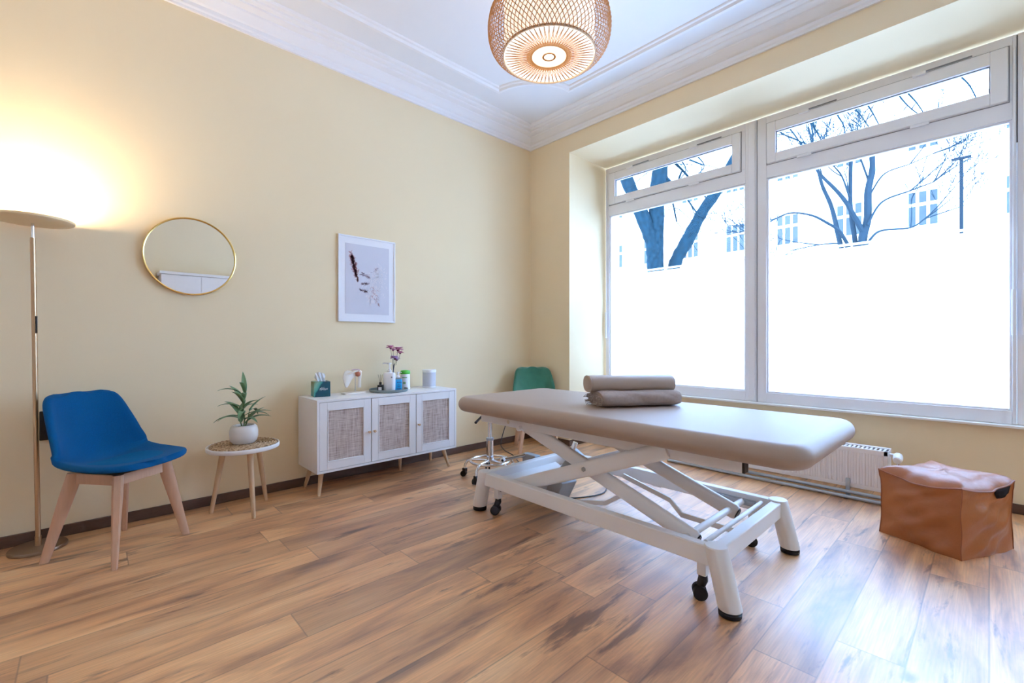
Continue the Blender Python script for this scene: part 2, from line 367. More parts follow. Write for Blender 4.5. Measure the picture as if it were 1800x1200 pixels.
# ---------------------------------------------------------------- room shell
XA, XB = -1.9, 3.66      # side wall, window wall (room side)
YB, YA = -1.60, 3.57     # back wall, picture wall
ZC = 3.40
XW = 4.283               # window plane inside the niche
NY0, NY1, NZ = -1.32, 3.004, 3.0575
struct(MB().box(XA-.1, 4.6, YB-.1, YA+.1, -0.12, 0).build('floor', M['floor'], smooth=False))
struct(MB().box(XA-.1, XB+.15, YB-.1, YA+.1, ZC, ZC+.12).build('ceiling', M['ceiling'], smooth=False))
struct(MB().box(XA-.1, XB+.9, YA, YA+.12, -.02, ZC+.02).build('wall_left', M['wall'], smooth=False))
struct(MB().box(XA-.12, XA, YB-.1, YA, -.02, ZC+.02).build('wall_side', M['whitewall'], smooth=False))
wb_ = MB().box(XA-.1, XB+.9, YB-.12, YB, -.02, ZC+.02)
wb_.box(-1.9, 0.76, YB, YB+.06, 0, ZC)
struct(wb_.build('wall_back', M['wall'], smooth=False))
w = MB()
w.box(XB, 4.56, NY1, YA, -.02, ZC+.02)
w.box(XB, 4.56, NY0, NY1, NZ, ZC+.02)
w.box(XB, 4.56, YB, NY0, -.02, ZC+.02)
w.box(4.290, 4.56, NY0, NY1, -.02, .560)
struct(w.build('wall_right', M['wall'], smooth=False))
# skirting boards
BH, BT = .062, .016
struct(MB().box(XA, XB, YA-BT, YA, 0, BH).build('baseboard_left', M['base'], bevel=.003))
bb = MB().box(XB-BT, XB, NY1, YA-BT, 0, BH).box(XB-BT, 4.29, NY1-BT, NY1, 0, BH).box(4.29-BT, 4.29, NY0, NY1-BT, 0, BH)
struct(bb.build('baseboard_right', M['base'], bevel=.003))
struct(MB().box(XA, 0.70, YB+.06, YB+.076, 0, BH).build('baseboard_back', M['base'], bevel=.003))
# window ledge
struct(MB().box(4.222, 4.30, NY0+.002, NY1-.002, .545, .561).build('trim_1', M['whitewall'], bevel=.003))

# cornice swept round the room
prof = [(0, 3.238), (.018, 3.238), (.020, 3.252), (.030, 3.262), (.034, 3.283), (.052, 3.290), (.066, 3.303), (.085, 3.320), (.100, 3.328), (.104, 3.338),
        (.128, 3.342), (.150, 3.352), (.154, 3.362), (.176, 3.364), (.190, 3.371), (.194, 3.380), (.222, 3.384), (.232, 3.392), (.235, 3.402), (0, 3.402)]
def ring(d, z): return [(XA+d, YB+d, z), (XB-d, YB+d, z), (XB-d, YA-d, z), (XA+d, YA-d, z)]
c = MB(); c.loft([ring(d, z) for d, z in prof], True, False, False)
struct(c.build('trim_2', M['plaster'], angle=20))
# ceiling panel moulding with concave corners
def panel(off_in, z):
    x0, x1, y0, y1 = XA+.43-0+off_in, 3.25-off_in, YB+.43+off_in, 3.13-off_in
    r = .455 + 0*off_in; pts = []
    cs = [(3.25, 3.13, 270, 180), (XA+.43, 3.13, 0, -90), (XA+.43, YB+.43, 90, 0), (3.25, YB+.43, 180, 90)]
    for cx, cy, a0, a1 in cs:
        n = 14; rad = r+off_in
        # meet the inset straight lines
        s = math.degrees(math.asin(min(1, off_in/rad))) if off_in > 0 else 0
        A0, A1 = a0-s, a1+s
        for k in range(n+1):
            a = R(A0+(A1-A0)*k/n); pts.append((cx+rad*math.cos(a), cy+rad*math.sin(a), z))
    return pts
mprof = [(0, 3.402), (.004, 3.388), (.022, 3.384), (.026, 3.376), (.048, 3.374), (.056, 3.382), (.062, 3.388), (.078, 3.389), (.084, 3.394), (.088, 3.402)]
c = MB(); c.loft([panel(d, z) for d, z in mprof], True, False, False)
struct(c.build('trim_3', M['plaster'], angle=20))

# ---------------------------------------------------------------- windows
def frame_boxes(mb, x0, x1, y0, y1, z0, z1, l, r, b, t):
    """four members round an opening; l = width at low y, r = at high y"""
    mb.box(x0, x1, y0, y0+l, z0, z1); mb.box(x0, x1, y1-r, y1, z0, z1)
    mb.box(x0, x1, y0+l, y1-r, z0, z0+b); mb.box(x0, x1, y0+l, y1-r, z1-t, z1)
def window(n, y0, y1, g0, g1, s0, s1, h0, h1, lever_y):
    w = sempty('window_%d' % n, (XW, (y0+y1)/2, .56)); oy = (y0+y1)/2; oz = .56
    def P(mb, nm, m, parent=w, **k):
        mb.v = [(a-XW, b-oy, c_-oz) for a, b, c_ in mb.v] if parent is w else [(a-XW, b-oy, c_-oz) for a, b, c_ in mb.v]
        return mb.build(nm, m, parent, **k)
    f = MB(); frame_boxes(f, XW, XW+.075, y0, y1, .562, 3.037, g0-y0, y1-g1, .647-.562, .062); f.box(XW, XW+.075, g0, g1, 2.504, 2.628)
    f.box(XW, XW+.075, g0, s0+.012, 2.628, 2.975); f.box(XW, XW+.075, s1-.012, g1, 2.628, 2.975)
    P(f, 'window_frame', M['pvc'], bevel=.003)
    # glazing bead round the big pane
    b = MB(); frame_boxes(b, XW+.012, XW+.05, g0-.001, g1+.001, .646, 2.505, .014, .014, .014, .014)
    P(b, 'glazing_bead', M['pvc'], bevel=.004)
    P(MB().box(XW+.040, XW+.046, g0+.01, g1-.01, .655, 2.495), 'window_pane', M['glass'], smooth=False)
    P(MB().box(XW+.034, XW+.0375, g0+.014, g1-.014, .661, 1.823), 'frosted_film', M['film'], smooth=False)
    P(MB().box(XW+.034, XW+.0375, g0+.014, g1-.014, 1.834, 1.853), 'film_strip', M['film'], smooth=False)
    # tilting transom sash
    s = MB(); frame_boxes(s, XW-.022, XW+.04, s0, s1, 2.622, 2.968, h0-s0, s1-h1, 2.700-2.622, 2.968-2.882)
    so = P(s, 'transom_sash', M['pvc'], bevel=.006)
    P(MB().box(XW+.012, XW+.018, h0-.01, h1+.01, 2.69, 2.89), 'transom_pane', M['glass'], so, smooth=False)
    q = MB(); frame_boxes(q, XW-.002, XW+.0005, s0-.007, s1+.007, 2.613, 2.977, .005, .005, .005, .005); P(q, 'seal', M['seam'], so, smooth=False)
    q = MB(); frame_boxes(q, XW-.001, XW+.012, h0, h1, 2.700, 2.882, .006, .006, .006, .006); P(q, 'sash_seal', M['seam'], so, smooth=False)
    # opener linkage on top of the sash, hinges below
    ln = s1-s0
    for k, fr in enumerate((.30, .80)):
        yc = s0+ln*fr
        P(MB().box(XW-.050, XW-.012, yc-.035, yc+.035, 2.952, 2.975), 'opener_block', M['pvc'], bevel=.003)
        P(MB().tube([(XW-.030, yc-.03, 2.972), (XW-.030, yc-.26 if k == 0 else yc-.22, 2.974)], .0055), 'opener_rod', M['seam'])
        P(MB().box(XW-.034, XW-.018, yc-.05, yc+.05, 2.600, 2.618), 'hinge', M['pvc'], bevel=.002)
    P(MB().tube([(XW-.015, lever_y, 2.95), (XW-.015, lever_y, 1.42)], .005), 'lever_rod', M['pvc'])
    P(MB().tube([(XW-.020, lever_y, 1.42), (XW-.020, lever_y, 1.13)], .011), 'lever_handle', M['pvc'])
    return w
window(1, 1.402, 2.985, 1.496, 2.940, 1.535, 2.935, 1.606, 2.853, 2.968)
window(2, -.120, 1.398, -.101, 1.325, -.083, 1.318, -.004, 1.250, -.108)
struct(MB().box(XW-.004, XW+.01, 1.3985, 1.4015, .56, 3.03).build('trim_4', M['seam'], smooth=False))
struct(MB().box(XW-.010, XW+.03, 1.415, 1.470, .575, 3.03).build('trim_5', M['pvc'], bevel=.003))
window(3, -1.316, -.122, -1.22, -.215, -1.20, -.235, -1.13, -.305, -.150)
struct(MB().box(XW-.003, XW+.01, -.1235, -.1195, 2.35, 3.03).build('trim_6', M['dark'], smooth=False))

# ---------------------------------------------------------------- outside
struct(MB().box(4.56, 90, -60, 70, -.30, -.18).build('street_paving', M['pave'], smooth=False))
bl = thing('street_building', 'pale rendered apartment building across the street behind the bare trees', 'building', (28, 8, -.18))
MB().box(0, 8, -38, 40, 0, 15.5).build('facade_wall', M['facade'], bl, smooth=False)
MB().box(-.35, .1, -38, 40, 15.2, 15.8).build('roof_cornice', M['facade'], bl, smooth=False)
def far_window(yc, zc, m=M['faraglass']):
    mb = MB()
    for k in (-1, 0, 1):
        a = yc-8+k*.37
        mb.box(-.03, .02, a-.125, a+.125, zc+.33, zc+.83); mb.box(-.03, .02, a-.125, a+.125, zc-.72, zc+.17)
    mb.build('window', m, bl, smooth=False)
for fz in (3.95, 7.35, 10.9):
    for k in range(-2, 9): far_window(2.10+3.1*k if k < 0 else 2.10+2.75*k, fz)
mb = MB()
mb.box(-1.0, 0, 1.3, 5.2, 5.55, 5.68).box(-1.0, -.92, 1.3, 5.2, 5.6, 6.35)
mb.build('balcony', M['facade'], bl, smooth=False)

def branchy(mb, p, d, r, ln, depth, rnd, seg=5, wob=.12, minr=.004, upb=.1):
    pts = [Vector(p)]; rr = [r]; dd = Vector(d).normalized()
    for k in range(seg):
        dd = (dd+Vector((rnd.uniform(-wob, wob), rnd.uniform(-wob, wob), rnd.uniform(-wob, wob)+upb*.3))).normalized()
        pts.append(pts[-1]+dd*ln/seg); rr.append(r*(1-.55*(k+1)/seg))
    mb.tube(smoothpath(pts, 2), [rr[min(int(i/2), seg)] for i in range(seg*2+1)], n=6)
    if depth <= 0: return
    for k in range(rnd.choice((2, 3, 3))):
        i = rnd.randint(2, seg); ax = Vector((rnd.uniform(-1, 1), rnd.uniform(-1, 1), rnd.uniform(-.2, 1))).normalized()
        nd = (dd*.8+ax*.8).normalized(); branchy(mb, pts[i], nd, max(rr[i]*.6, minr), ln*rnd.uniform(.55, .8), depth-1, rnd, seg, wob*1.2, minr, upb)
rnd = random.Random(3)
def limb(mb, pts, r0, r1, rough=.10, n=14):
    P = smoothpath(pts, 6); rr = [(r0+(r1-r0)*i/(len(P)-1))*(1+rnd.uniform(-rough, rough)) for i in range(len(P))]
    mb.tube(P, rr, n=n)
t1 = thing('street_tree', 'thick bare tree with forked trunk right outside the left window', 'tree', (8.40, 4.45, -.18))
o = Vector((8.40, 4.45, -.18))
L_ = lambda pts: [Vector(p)-o for p in pts]
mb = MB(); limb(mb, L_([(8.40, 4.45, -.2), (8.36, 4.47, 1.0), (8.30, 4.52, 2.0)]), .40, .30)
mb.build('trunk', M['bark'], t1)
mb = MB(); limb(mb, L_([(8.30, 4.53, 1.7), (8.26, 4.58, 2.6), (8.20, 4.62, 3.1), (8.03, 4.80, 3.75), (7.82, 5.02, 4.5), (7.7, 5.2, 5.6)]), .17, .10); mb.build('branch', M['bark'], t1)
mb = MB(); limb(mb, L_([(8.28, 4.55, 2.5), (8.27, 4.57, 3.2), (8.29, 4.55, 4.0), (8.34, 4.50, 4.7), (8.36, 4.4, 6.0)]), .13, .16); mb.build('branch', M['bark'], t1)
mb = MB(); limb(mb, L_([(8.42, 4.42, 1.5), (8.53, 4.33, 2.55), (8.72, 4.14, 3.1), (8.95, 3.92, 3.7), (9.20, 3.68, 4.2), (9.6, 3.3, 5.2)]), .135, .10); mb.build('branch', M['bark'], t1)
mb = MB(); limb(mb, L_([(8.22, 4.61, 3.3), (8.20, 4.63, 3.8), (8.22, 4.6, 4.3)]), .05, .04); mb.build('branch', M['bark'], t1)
mb = MB()
for k in range(9):
    p = Vector((rnd.uniform(7.9, 9.3), 0, rnd.uniform(4.6, 5.6))); p.y = 4.55-(p.x-8.3)*.95
    branchy(mb, p-o, (rnd.uniform(-.4, .7), rnd.uniform(-.9, .2), rnd.uniform(-1.0, .2)), .03, 1.5, 2, rnd, upb=-.2)
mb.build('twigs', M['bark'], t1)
ends = []
ft = thing('street_tree', 'bare tree with many spreading boughs seen through the right window', 'tree', (22.40, 3.60, -.18))
for nm, pts, a, b in (
 ('trunk', [(0, 0, 0), (.05, -.03, 1.5), (.07, -.06, 3.09), (.13, -.12, 5.25), (.28, -.26, 6.15), (.3, -.28, 7.29), (.41, -.39, 8.08), (.4, -.38, 8.95)], .18, .07),
 ('bough', [(.16, -.16, 5.58), (-.3, .28, 6.72), (-.63, .59, 7.29), (-1.04, .98, 7.86), (-1.26, 1.19, 8.31)], .085, .03),
 ('bough', [(.2, 0, 2.2), (.37, .06, 3.58), (.29, .14, 5.31), (.15, .27, 6.81), (.17, .25, 8.89)], .10, .05),
 ('bough', [(.2, .1, 1.8), (.49, .23, 3.14), (.08, .61, 5.35), (-.16, .84, 6.76), (-.45, 1.11, 7.69), (-.63, 1.29, 8.74)], .10, .04),
 ('bough', [(.03, -.3, 5.87), (.44, -.69, 6.77), (1.25, -1.46, 7.22), (1.91, -2.08, 7.56)], .04, .015),
 ('bough', [(-.18, -.1, 4.64), (.11, -.38, 5.31), (.44, -.69, 5.65), (1.25, -1.46, 5.76), (1.66, -1.84, 6.1)], .05, .02),
 ('bough', [(.08, .3, 5.1), (-.55, .51, 5.67), (-.88, .83, 5.99), (-1.37, 1.29, 6.31), (-2.03, 1.92, 6.38), (-2.69, 2.54, 5.93)], .06, .02),
 ('bough', [(.3, -.28, 7.1), (.62, -.31, 7.24), (1.03, -.7, 8.04), (1.79, -1.41, 8.44), (2.45, -2.04, 8.85)], .035, .012),
 ('bough', [(-.12, .26, 7.09), (-.34, .46, 7.89), (-.57, .68, 8.3)], .035, .02),
 ('bough', [(.36, -.3, 7.4), (.44, -.28, 7.67), (.24, -.09, 8.46), (.12, .02, 8.92)], .04, .02),
 ('bough', [(.1, .4, 5.1), (-.56, .53, 5.18), (-1.12, 1.06, 5.13), (-1.78, 1.68, 4.95)], .03, .015)):
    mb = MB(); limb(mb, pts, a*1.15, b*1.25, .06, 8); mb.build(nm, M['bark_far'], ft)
    if nm == 'bough': ends.append((Vector(pts[-1]), Vector(pts[-1])-Vector(pts[-2]), Vector(pts[-2])))
mb = MB(); rf = random.Random(8)
for e, d_, p_ in ends:
    for k in range(4): branchy(mb, e if k < 3 else p_, (d_.x+rf.uniform(-.5, .5), d_.y+rf.uniform(-.5, .5), d_.z+rf.uniform(-.3, .4)), .026, 1.5, 3, rf, minr=.011)
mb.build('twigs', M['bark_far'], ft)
mb = MB()
for pts in ([(8.9, 3.9, 6.3), (9.98, 2.96, 5.35), (10.31, 2.64, 5.11), (10.64, 2.33, 4.93)], [(9.6, 3.3, 6.2), (10.13, 2.81, 5.46), (10.35, 2.6, 5.07), (10.47, 2.49, 4.78)],
            [(10.5, 2.5, 6.3), (10.51, 2.45, 5.58), (10.54, 2.42, 5.24), (10.56, 2.41, 4.84)], [(10.5, 2.48, 6.0), (10.54, 2.42, 5.46), (10.64, 2.33, 5.18), (10.76, 2.21, 4.86)],
            [(10.8, 2.2, 6.4), (10.89, 2.1, 5.69), (10.98, 2.0, 5.41), (11.04, 1.96, 5.07)], [(11.0, 2.0, 6.4), (11.13, 1.86, 5.8), (11.26, 1.75, 5.58), (11.42, 1.59, 5.24)],
            [(11.1, 1.9, 6.5), (11.3, 1.71, 5.92), (11.42, 1.59, 5.63), (11.55, 1.47, 5.29)], [(11.5, 1.5, 6.6), (11.75, 1.28, 6.09), (11.92, 1.12, 5.8), (12.12, .93, 5.58)],
            [(11.7, 1.3, 6.6), (11.88, 1.16, 6.14), (12.04, 1.0, 5.86), (12.17, .89, 5.63)], [(12.4, .6, 6.8), (12.66, .42, 6.43), (12.83, .27, 6.2), (12.95, .15, 5.86)],
            [(8.4, 4.4, 5.4), (8.57, 4.28, 4.84), (8.7, 4.16, 4.5), (8.49, 4.36, 4.16)], [(8.7, 4.2, 5.3), (8.78, 4.09, 4.93), (8.97, 3.91, 4.61), (8.84, 4.03, 4.38)],
            [(9.6, 3.3, 5.0), (10.4, 2.6, 6.5), (11.5, 1.5, 6.75), (12.6, .5, 6.9)]):
    P_ = [Vector(q)-o for q in pts]; r0 = .035 if pts[0][2] == 5.0 else .016
    mb.tube(smoothpath(P_, 5), r0*.8 if r0 > .02 else [r0*(1.3-.8*i/15) for i in range(16)], n=6)
    for k in range(2): branchy(mb, P_[2], (rf.uniform(-.6, .6), rf.uniform(-.6, .6), rf.uniform(-1, .1)), .007, .5, 1, rf, minr=.004)
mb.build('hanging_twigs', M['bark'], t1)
lp = thing('street_mast', 'thin dark street mast outside near the right end of the window', 'street lamp', (20, .60, -.18))
MB().tube([(0, 0, 0), (0, 0, 7.0)], [.06, .045]).build('pole', M['mast'], lp)
MB().box(-.06, .06, -.22, .22, 7.0, 7.06).build('crossbar', M['mast'], lp)

# ---------------------------------------------------------------- radiator
rd = thing('low_radiator', 'low white panel radiator on floor brackets below the window', 'radiator', (3.97, 1.21, 0))
ry0, ry1, rz0, rz1 = -.745, .755, .072, .352
body = MB()
n = 45; pts = []
for k in range(n):
    yc = ry0+.02+(ry1-ry0-.04)*k/n; step = (ry1-ry0-.04)/n
    pts += [(yc, 0), (yc+step*.12, -.007), (yc+step*.5, -.007), (yc+step*.62, 0)]
pts.append((ry1-.02, 0))
body.loft([[(-.078+dx, y, rz0+.028) for y, dx in pts], [(-.078+dx, y, rz1-.030) for y, dx in pts]], False, False, False)
body.box(-.080, -.066, ry0, ry1, rz0, rz0+.03).box(-.080, -.066, ry0, ry1, rz1-.032, rz1)
body.box(-.080, -.066, ry0, ry0+.022, rz0, rz1).box(-.080, -.066, ry1-.022, ry1, rz0, rz1).box(-.070, -.066, ry0, ry1, rz0, rz1)
body.build('front_panel', M['radiator'], rd, bevel=.002, angle=30)
MB().box(.066, .080, ry0, ry1, rz0, rz1).build('rear_panel', M['radiator'], rd, bevel=.003)
for y in (ry0, ry1-.006): MB().box(-.066, .066, y, y+.006, rz0, rz1-.004).build('side_cover', M['radiator'], rd, bevel=.002)
g = MB()
for k in range(60): y = ry0+.02+k*(ry1-ry0-.04)/60; g.box(-.066, .066, y, y+.012, rz1-.012, rz1-.006)
g.box(-.066, -.050, ry0, ry1, rz1-.008, rz1-.002).box(.050, .066, ry0, ry1, rz1-.008, rz1-.002)
g.build('top_grille', M['radiator'], rd, smooth=False)
MB().box(-.062, -.01, ry0+.36, ry0+.40, rz1-.006, rz1+.004).build('clip', M['plastic'], rd, bevel=.002)
for y in (-.53, .31):
    q = MB().box(-.100, -.088, y-.012, y+.012, .012, .135).box(-.125, -.05, y-.012, y+.012, 0, .014).box(-.118, -.094, y-.055, y+.055, 0, .010)
    q.box(-.092, .05, y-.01, y+.01, .055, .070)
    q.build('floor_bracket', M['pipe'], rd, bevel=.002)
vt = MB().tube([(.0, ry0+.005, .320), (.0, ry0-.045, .320)], .012); vt.tube([(0, ry0-.045, .335), (0, ry0-.045, .02)], .009)
vo = vt.build('valve', M['chrome'], rd)
th = MB(); th.tube([(-.02, ry0-.047, .322), (-.030, ry0-.047, .322), (-.075, ry0-.050, .316), (-.115, ry0-.052, .310), (-.120, ry0-.052, .309)], [.020, .026, .027, .023, .016], n=20)
th.build('thermostat_head', M['plastic'], vo)
for nm, x, z, lab in (('heating_pipe', 3.832, .016, 'grey heating pipe on the floor nearest the room below the radiator'), ('heating_pipe', 3.862, .044, 'upper grey heating pipe running just under the radiator')):
    tag(MB().tube([(0, -.72, 0), (0, .95, 0), (.12, 1.0, 0), (.38, 1.0, 0)], .0125, n=12).build(nm, M['pipe'], loc=(x, 1.05, z+.001)), lab, 'pipe', 'heating pipes under the radiator')

# ---------------------------------------------------------------- wall art, mirror, socket
p = thing('framed_print', 'framed print of dried grass plumes in a thin white frame', 'picture', (1.7077, YA, 1.601))
f = MB(); w_, h_ = .2498, .3492
f.box(-w_, w_, -.018, -.002, -h_, -h_+.012).box(-w_, w_, -.018, -.002, h_-.012, h_).box(-w_, -w_+.012, -.018, -.002, -h_+.012, h_-.012).box(w_-.012, w_, -.018, -.002, -h_+.012, h_-.012)
f.build('frame', M['pvc'], p, bevel=.002)
MB().box(-.239, .239, -.012, -.004, -.338, .338).build('mount', M['paper'], p, smooth=False)
MB().box(-.192, .192, -.0135, -.0115, -.285, .285).build('print', M['print'], p, smooth=False)
ra = random.Random(21)
def strokes(nm, m, y, items):
    mb = MB()
    for (cx, cz, ang, ln, wd) in items:
        ca, sa = math.cos(ang), math.sin(ang); bend = ra.uniform(-.35, .35)
        up, dn = [], []
        for k in range(6):
            t = k/5; w2 = wd*math.sin(PI*t)**.8+.0003; u = (t-.5)*ln; v = bend*ln*(t-.5)**2
            up.append((cx+u*ca-(v+w2)*sa, y, cz+u*sa+(v+w2)*ca)); dn.append((cx+u*ca-(v-w2)*sa, y, cz+u*sa+(v-w2)*ca))
        mb.grid([up, dn])
    mb.build(nm, m, p, smooth=False)['kind'] = 'stuff'
def sprig(x0, z0, x1, z1, n, sp, ln, wd):
    out = []; a0 = math.atan2(z1-z0, x1-x0)
    for k in range(n):
        t = ra.random(); sd = ra.choice((-1, 1)); e = math.sin(PI*min(1, .15+t*.85))*sp
        out.append((x0+(x1-x0)*t+ra.gauss(0, e*.45), z0+(z1-z0)*t+ra.gauss(0, e*.35), a0+sd*ra.uniform(.2, .9), ln*ra.uniform(.5, 1.2), wd*ra.uniform(.5, 1.2)))
    return out
strokes('printed_rose_plume', M['ink_rose'], -.0137, sprig(-.150, .215, -.085, -.02, 90, .034, .034, .0038))
strokes('printed_dark_plume', M['ink_plum'], -.0139, sprig(-.140, .185, -.100, .02, 120, .018, .026, .0036))
strokes('printed_pale_sprig', M['ink_white'], -.0137, sprig(.10, .10, .02, -.20, 230, .12, .030, .0018))
strokes('printed_mauve_sprig', M['ink_mauve'], -.0139, sprig(-.055, .045, .015, .020, 26, .03, .034, .0022)+sprig(-.05, -.035, .01, -.03, 26, .020, .036, .0020)+sprig(-.065, -.085, -.01, -.095, 26, .018, .034, .0020)+sprig(.03, .06, .09, .11, 14, .02, .02, .0014))
strokes('printed_rose_sprig', M['ink_rose'], -.0141, sprig(.03, -.06, .10, -.21, 46, .055, .024, .0016))
mi = thing('round_mirror', 'round wall mirror with thin gold rim between lamp and picture', 'mirror', (.497, YA, 1.640))
def yring(r, y, n=96): return [(r*math.cos(2*PI*k/n), y, r*math.sin(2*PI*k/n)) for k in range(n)]
MB().loft([yring(.240, -.004), yring(.250, -.004), yring(.250, -.026), yring(.2455, -.028), yring(.2445, -.022), yring(.240, -.020)], True, False, False).build('rim', M['gold'], mi)
MB().loft([yring(.245, -.006), yring(.245, -.018)]).build('mirror_glass', M['mirror'], mi)
so = thing('wall_socket', 'black double wall socket behind the blue chair', 'socket', (-.145, YA, .628))
MB().box(-.041, .041, -.012, 0, -.080, .080).build('cover_plate', M['dark'], so, bevel=.004)
for z in (-.036, .036): MB().loft([[(.026*math.cos(2*PI*k/24), y, z+.026*math.sin(2*PI*k/24)) for k in range(24)] for y in (-.0135, -.006)]).build('outlet', M['rubber'], so)

# ---------------------------------------------------------------- furniture reflected in the mirror
wr = thing('white_wardrobe', 'tall white wardrobe standing opposite, seen only in the mirror', 'wardrobe', (1.78, YB+.003, 0))
MB().box(-.98, .98, 0, .34, .06, 2.09).build('body', M['laminate'], wr, bevel=.003)
MB().box(-1.0, 1.0, -0.0, .37, 2.09, 2.13).build('top', M['laminate'], wr, bevel=.003)
MB().box(-.94, .94, .02, .31, 0, .06).build('plinth', M['laminate'], wr)
for k in range(4):
    x = -.98+k*.49; d_ = MB().box(x+.003, x+.487, .34, .36, .08, 2.08).build('door', M['laminate'], wr, bevel=.003)
    MB().box(x+.03 if k % 2 else x+.455, x+.045 if k % 2 else x+.47, .36, .38, 1.0, 1.2).build('handle', M['chrome'], d_, bevel=.002)

# ---------------------------------------------------------------- floor lamp
fl = thing('floor_lamp', 'gold uplighter floor lamp with flat round head at the left edge', 'floor lamp', (-.183, 3.437, 0))
MB().lathe([(.112, 0), (.1135, .004), (.1135, .012), (.110, .017), (.02, .0185)], 48).build('base', M['basemetal'], fl)
top = Vector((-.018, -.045, 1.675))
bp0 = Vector((0, 0, .018))
pq = lambda t: bp0+(top-bp0)*t
po = MB().tube([pq(0), pq(.03), pq(.0301), pq(.33), pq(.3301), pq(.333), pq(.66), pq(.97)], [.013, .013, .0105, .0105, .0113, .0105, .0105, .0105], n=16)
po.build('pole', M['brass'], fl)
MB().tube([pq(.97), pq(1.0), top+Vector((0, 0, .03))], .0065, n=12).build('neck', M['chrome'], fl)
MB().box(-.004, .004, -.004, .004, -.045, .045).build('dimmer', M['dark'], fl, loc=pq(.70)+Vector((.008, -.009, 0)), bevel=.002)
hd = MB().lathe([(.02, 1.700), (.10, 1.702), (.154, 1.708), (.160, 1.714), (.160, 1.722), (.155, 1.726), (.150, 1.726)], 64, top.x, top.y)
hd.build('lamp_head', M['lampdisc'], fl)
MB().lathe([(.149, 1.7265), (.001, 1.7275)], 48, top.x, top.y, cap=False).build('light_panel', M['led'], fl)
light('floor_lamp_light', 'AREA', (-.183+top.x, 3.437+top.y, 1.735), 22, (1.0, .80, .56), (R(180), 0, 0), shape='DISK', size=.27)

# ---------------------------------------------------------------- woven ceiling lamp
cl = thing('woven_pendant_lamp', 'round woven bamboo ceiling lamp with glowing patterned base', 'ceiling lamp', (1.965, 1.765, 2.75))
def shade_r(t):   # t 0 (bottom) .. 1 (top)
    return interp(t, [(0, .268, 0), (.06, .300, .018), (.15, .333, .050), (.28, .352, .10), (.42, .356, .16), (.58, .345, .225), (.75, .31, .29), (.9, .26, .345), (1, .20, .38)])
mb = MB(); NS = 76
for sgn in (1, -1):
    for k in range(NS):
        pts = []
        for i in range(17):
            t = i/16; r, z = shade_r(t); a = 2*PI*k/NS+sgn*t*1.05
            pts.append(((r+.0012*sgn)*math.cos(a), (r+.0012*sgn)*math.sin(a), z))
        mb.tube(pts, 1, rect=(.0019, .0008), cap=False)
mb.build('woven_shade', M['bamboo'], cl, smooth=False)
for r_, z_, w_ in ((.268, .004, .007), (.20, .38, .006)):
    MB().loft([[(rr*math.cos(2*PI*k/80), rr*math.sin(2*PI*k/80), zz) for k in range(80)] for rr, zz in ((r_-.004, z_-w_), (r_+.003, z_-w_), (r_+.003, z_+w_), (r_-.004, z_+w_), (r_-.004, z_-w_))], True, False, False).build('hoop', M['bamboo_pale'], cl)
MB().lathe([(.256, .014), (.262, .05), (.262, .30), (.20, .36)], 64, cap=False).build('paper_liner', M['paper_glow'], cl)
# bottom disc: lit paper with a fine bamboo star and rings
MB().lathe([(.262, .004), (.001, .004)], 64, cap=False).build('lit_base', M['paper_glow'], cl)
mb = MB()
for k in range(60):
    a = 2*PI*k/60; 
    for (r0, r1, tw) in ((.258, .118, .05), (.258, .118, -.05)):
        mb.tube([(r0*math.cos(a), r0*math.sin(a), 0), (r1*math.cos(a+tw), r1*math.sin(a+tw), 0)], 1, rect=(.0017, .0006), cap=False)
mb.build('base_weave', M['bamboo_dark'], cl, smooth=False)
for r0, r1 in ((.100, .130), (.030, .040)):
    mb = MB(); n_ = 90 if r0 > .05 else 40
    for sgn in (1, -1):
        for k in range(n_):
            a = 2*PI*k/n_; tw = sgn*.34 if r0 > .05 else sgn*.4
            mb.tube([(r0*math.cos(a), r0*math.sin(a), -.001), (r1*math.cos(a+tw), r1*math.sin(a+tw), -.001)], 1, rect=(.0014, .0006), cap=False)
    mb.build('base_ring', M['bamboo'], cl, smooth=False)
MB().lathe([(.05, .62), (.055, .64), (.055, .65)], 32).build('ceiling_rose', M['pvc'], cl)
MB().tube([(0, 0, .20), (0, 0, .63)], .006).build('cord', M['plastic'], cl)
MB().sphere((0, 0, .17), .045).build('bulb', M['bulb'], cl)
light('pendant_light', 'POINT', (1.965, 1.765, 2.62), 6, (1.0, .84, .62), shadow_soft_size=.20)
light('pendant_top_light', 'POINT', (1.965, 1.765, 3.19), 4, (1.0, .84, .62), shadow_soft_size=.10)

# ---------------------------------------------------------------- shell chairs
def shell_pt(u, v):
    tab = [(0, .245, .448, .190, .004), (.10, .205, .450, .224, .008), (.25, .10, .442, .246, .020), (.40, -.03, .430, .252, .045), (.50, -.12, .428, .250, .075),
           (.58, -.185, .462, .246, .110), (.66, -.220, .525, .240, .115), (.78, -.248, .625, .226, .095), (.90, -.275, .735, .205, .065), (1.0, -.295, .825, .178, .035)]
    y, z, hw, cu = interp(v, tab)
    # smooth sampling: average neighbours
    y2, z2, hw2, cu2 = interp(max(0, v-.03), tab); y3, z3, hw3, cu3 = interp(min(1, v+.03), tab)
    y, z, hw, cu = (y*2+y2+y3)/4, (z*2+z2+z3)/4, (hw*2+hw2+hw3)/4, (cu*2+cu2+cu3)/4
    ty, tz = y3-y2, z3-z2; l = math.hypot(ty, tz) or 1; ny, nz = -tz/l*-1, ty/l*-1   # inward normal
    a = abs(u)**2.3
    y += ny*cu*a; z += nz*cu*a
    if v < .20: hw *= math.sqrt(max(0, 1-(1-v/.20)**2.6))*.72+.28
    if v > .90: hw *= math.sqrt(max(0, 1-((v-.90)/.10)**3.2))*.45+.55
    return (u*hw, y, z)
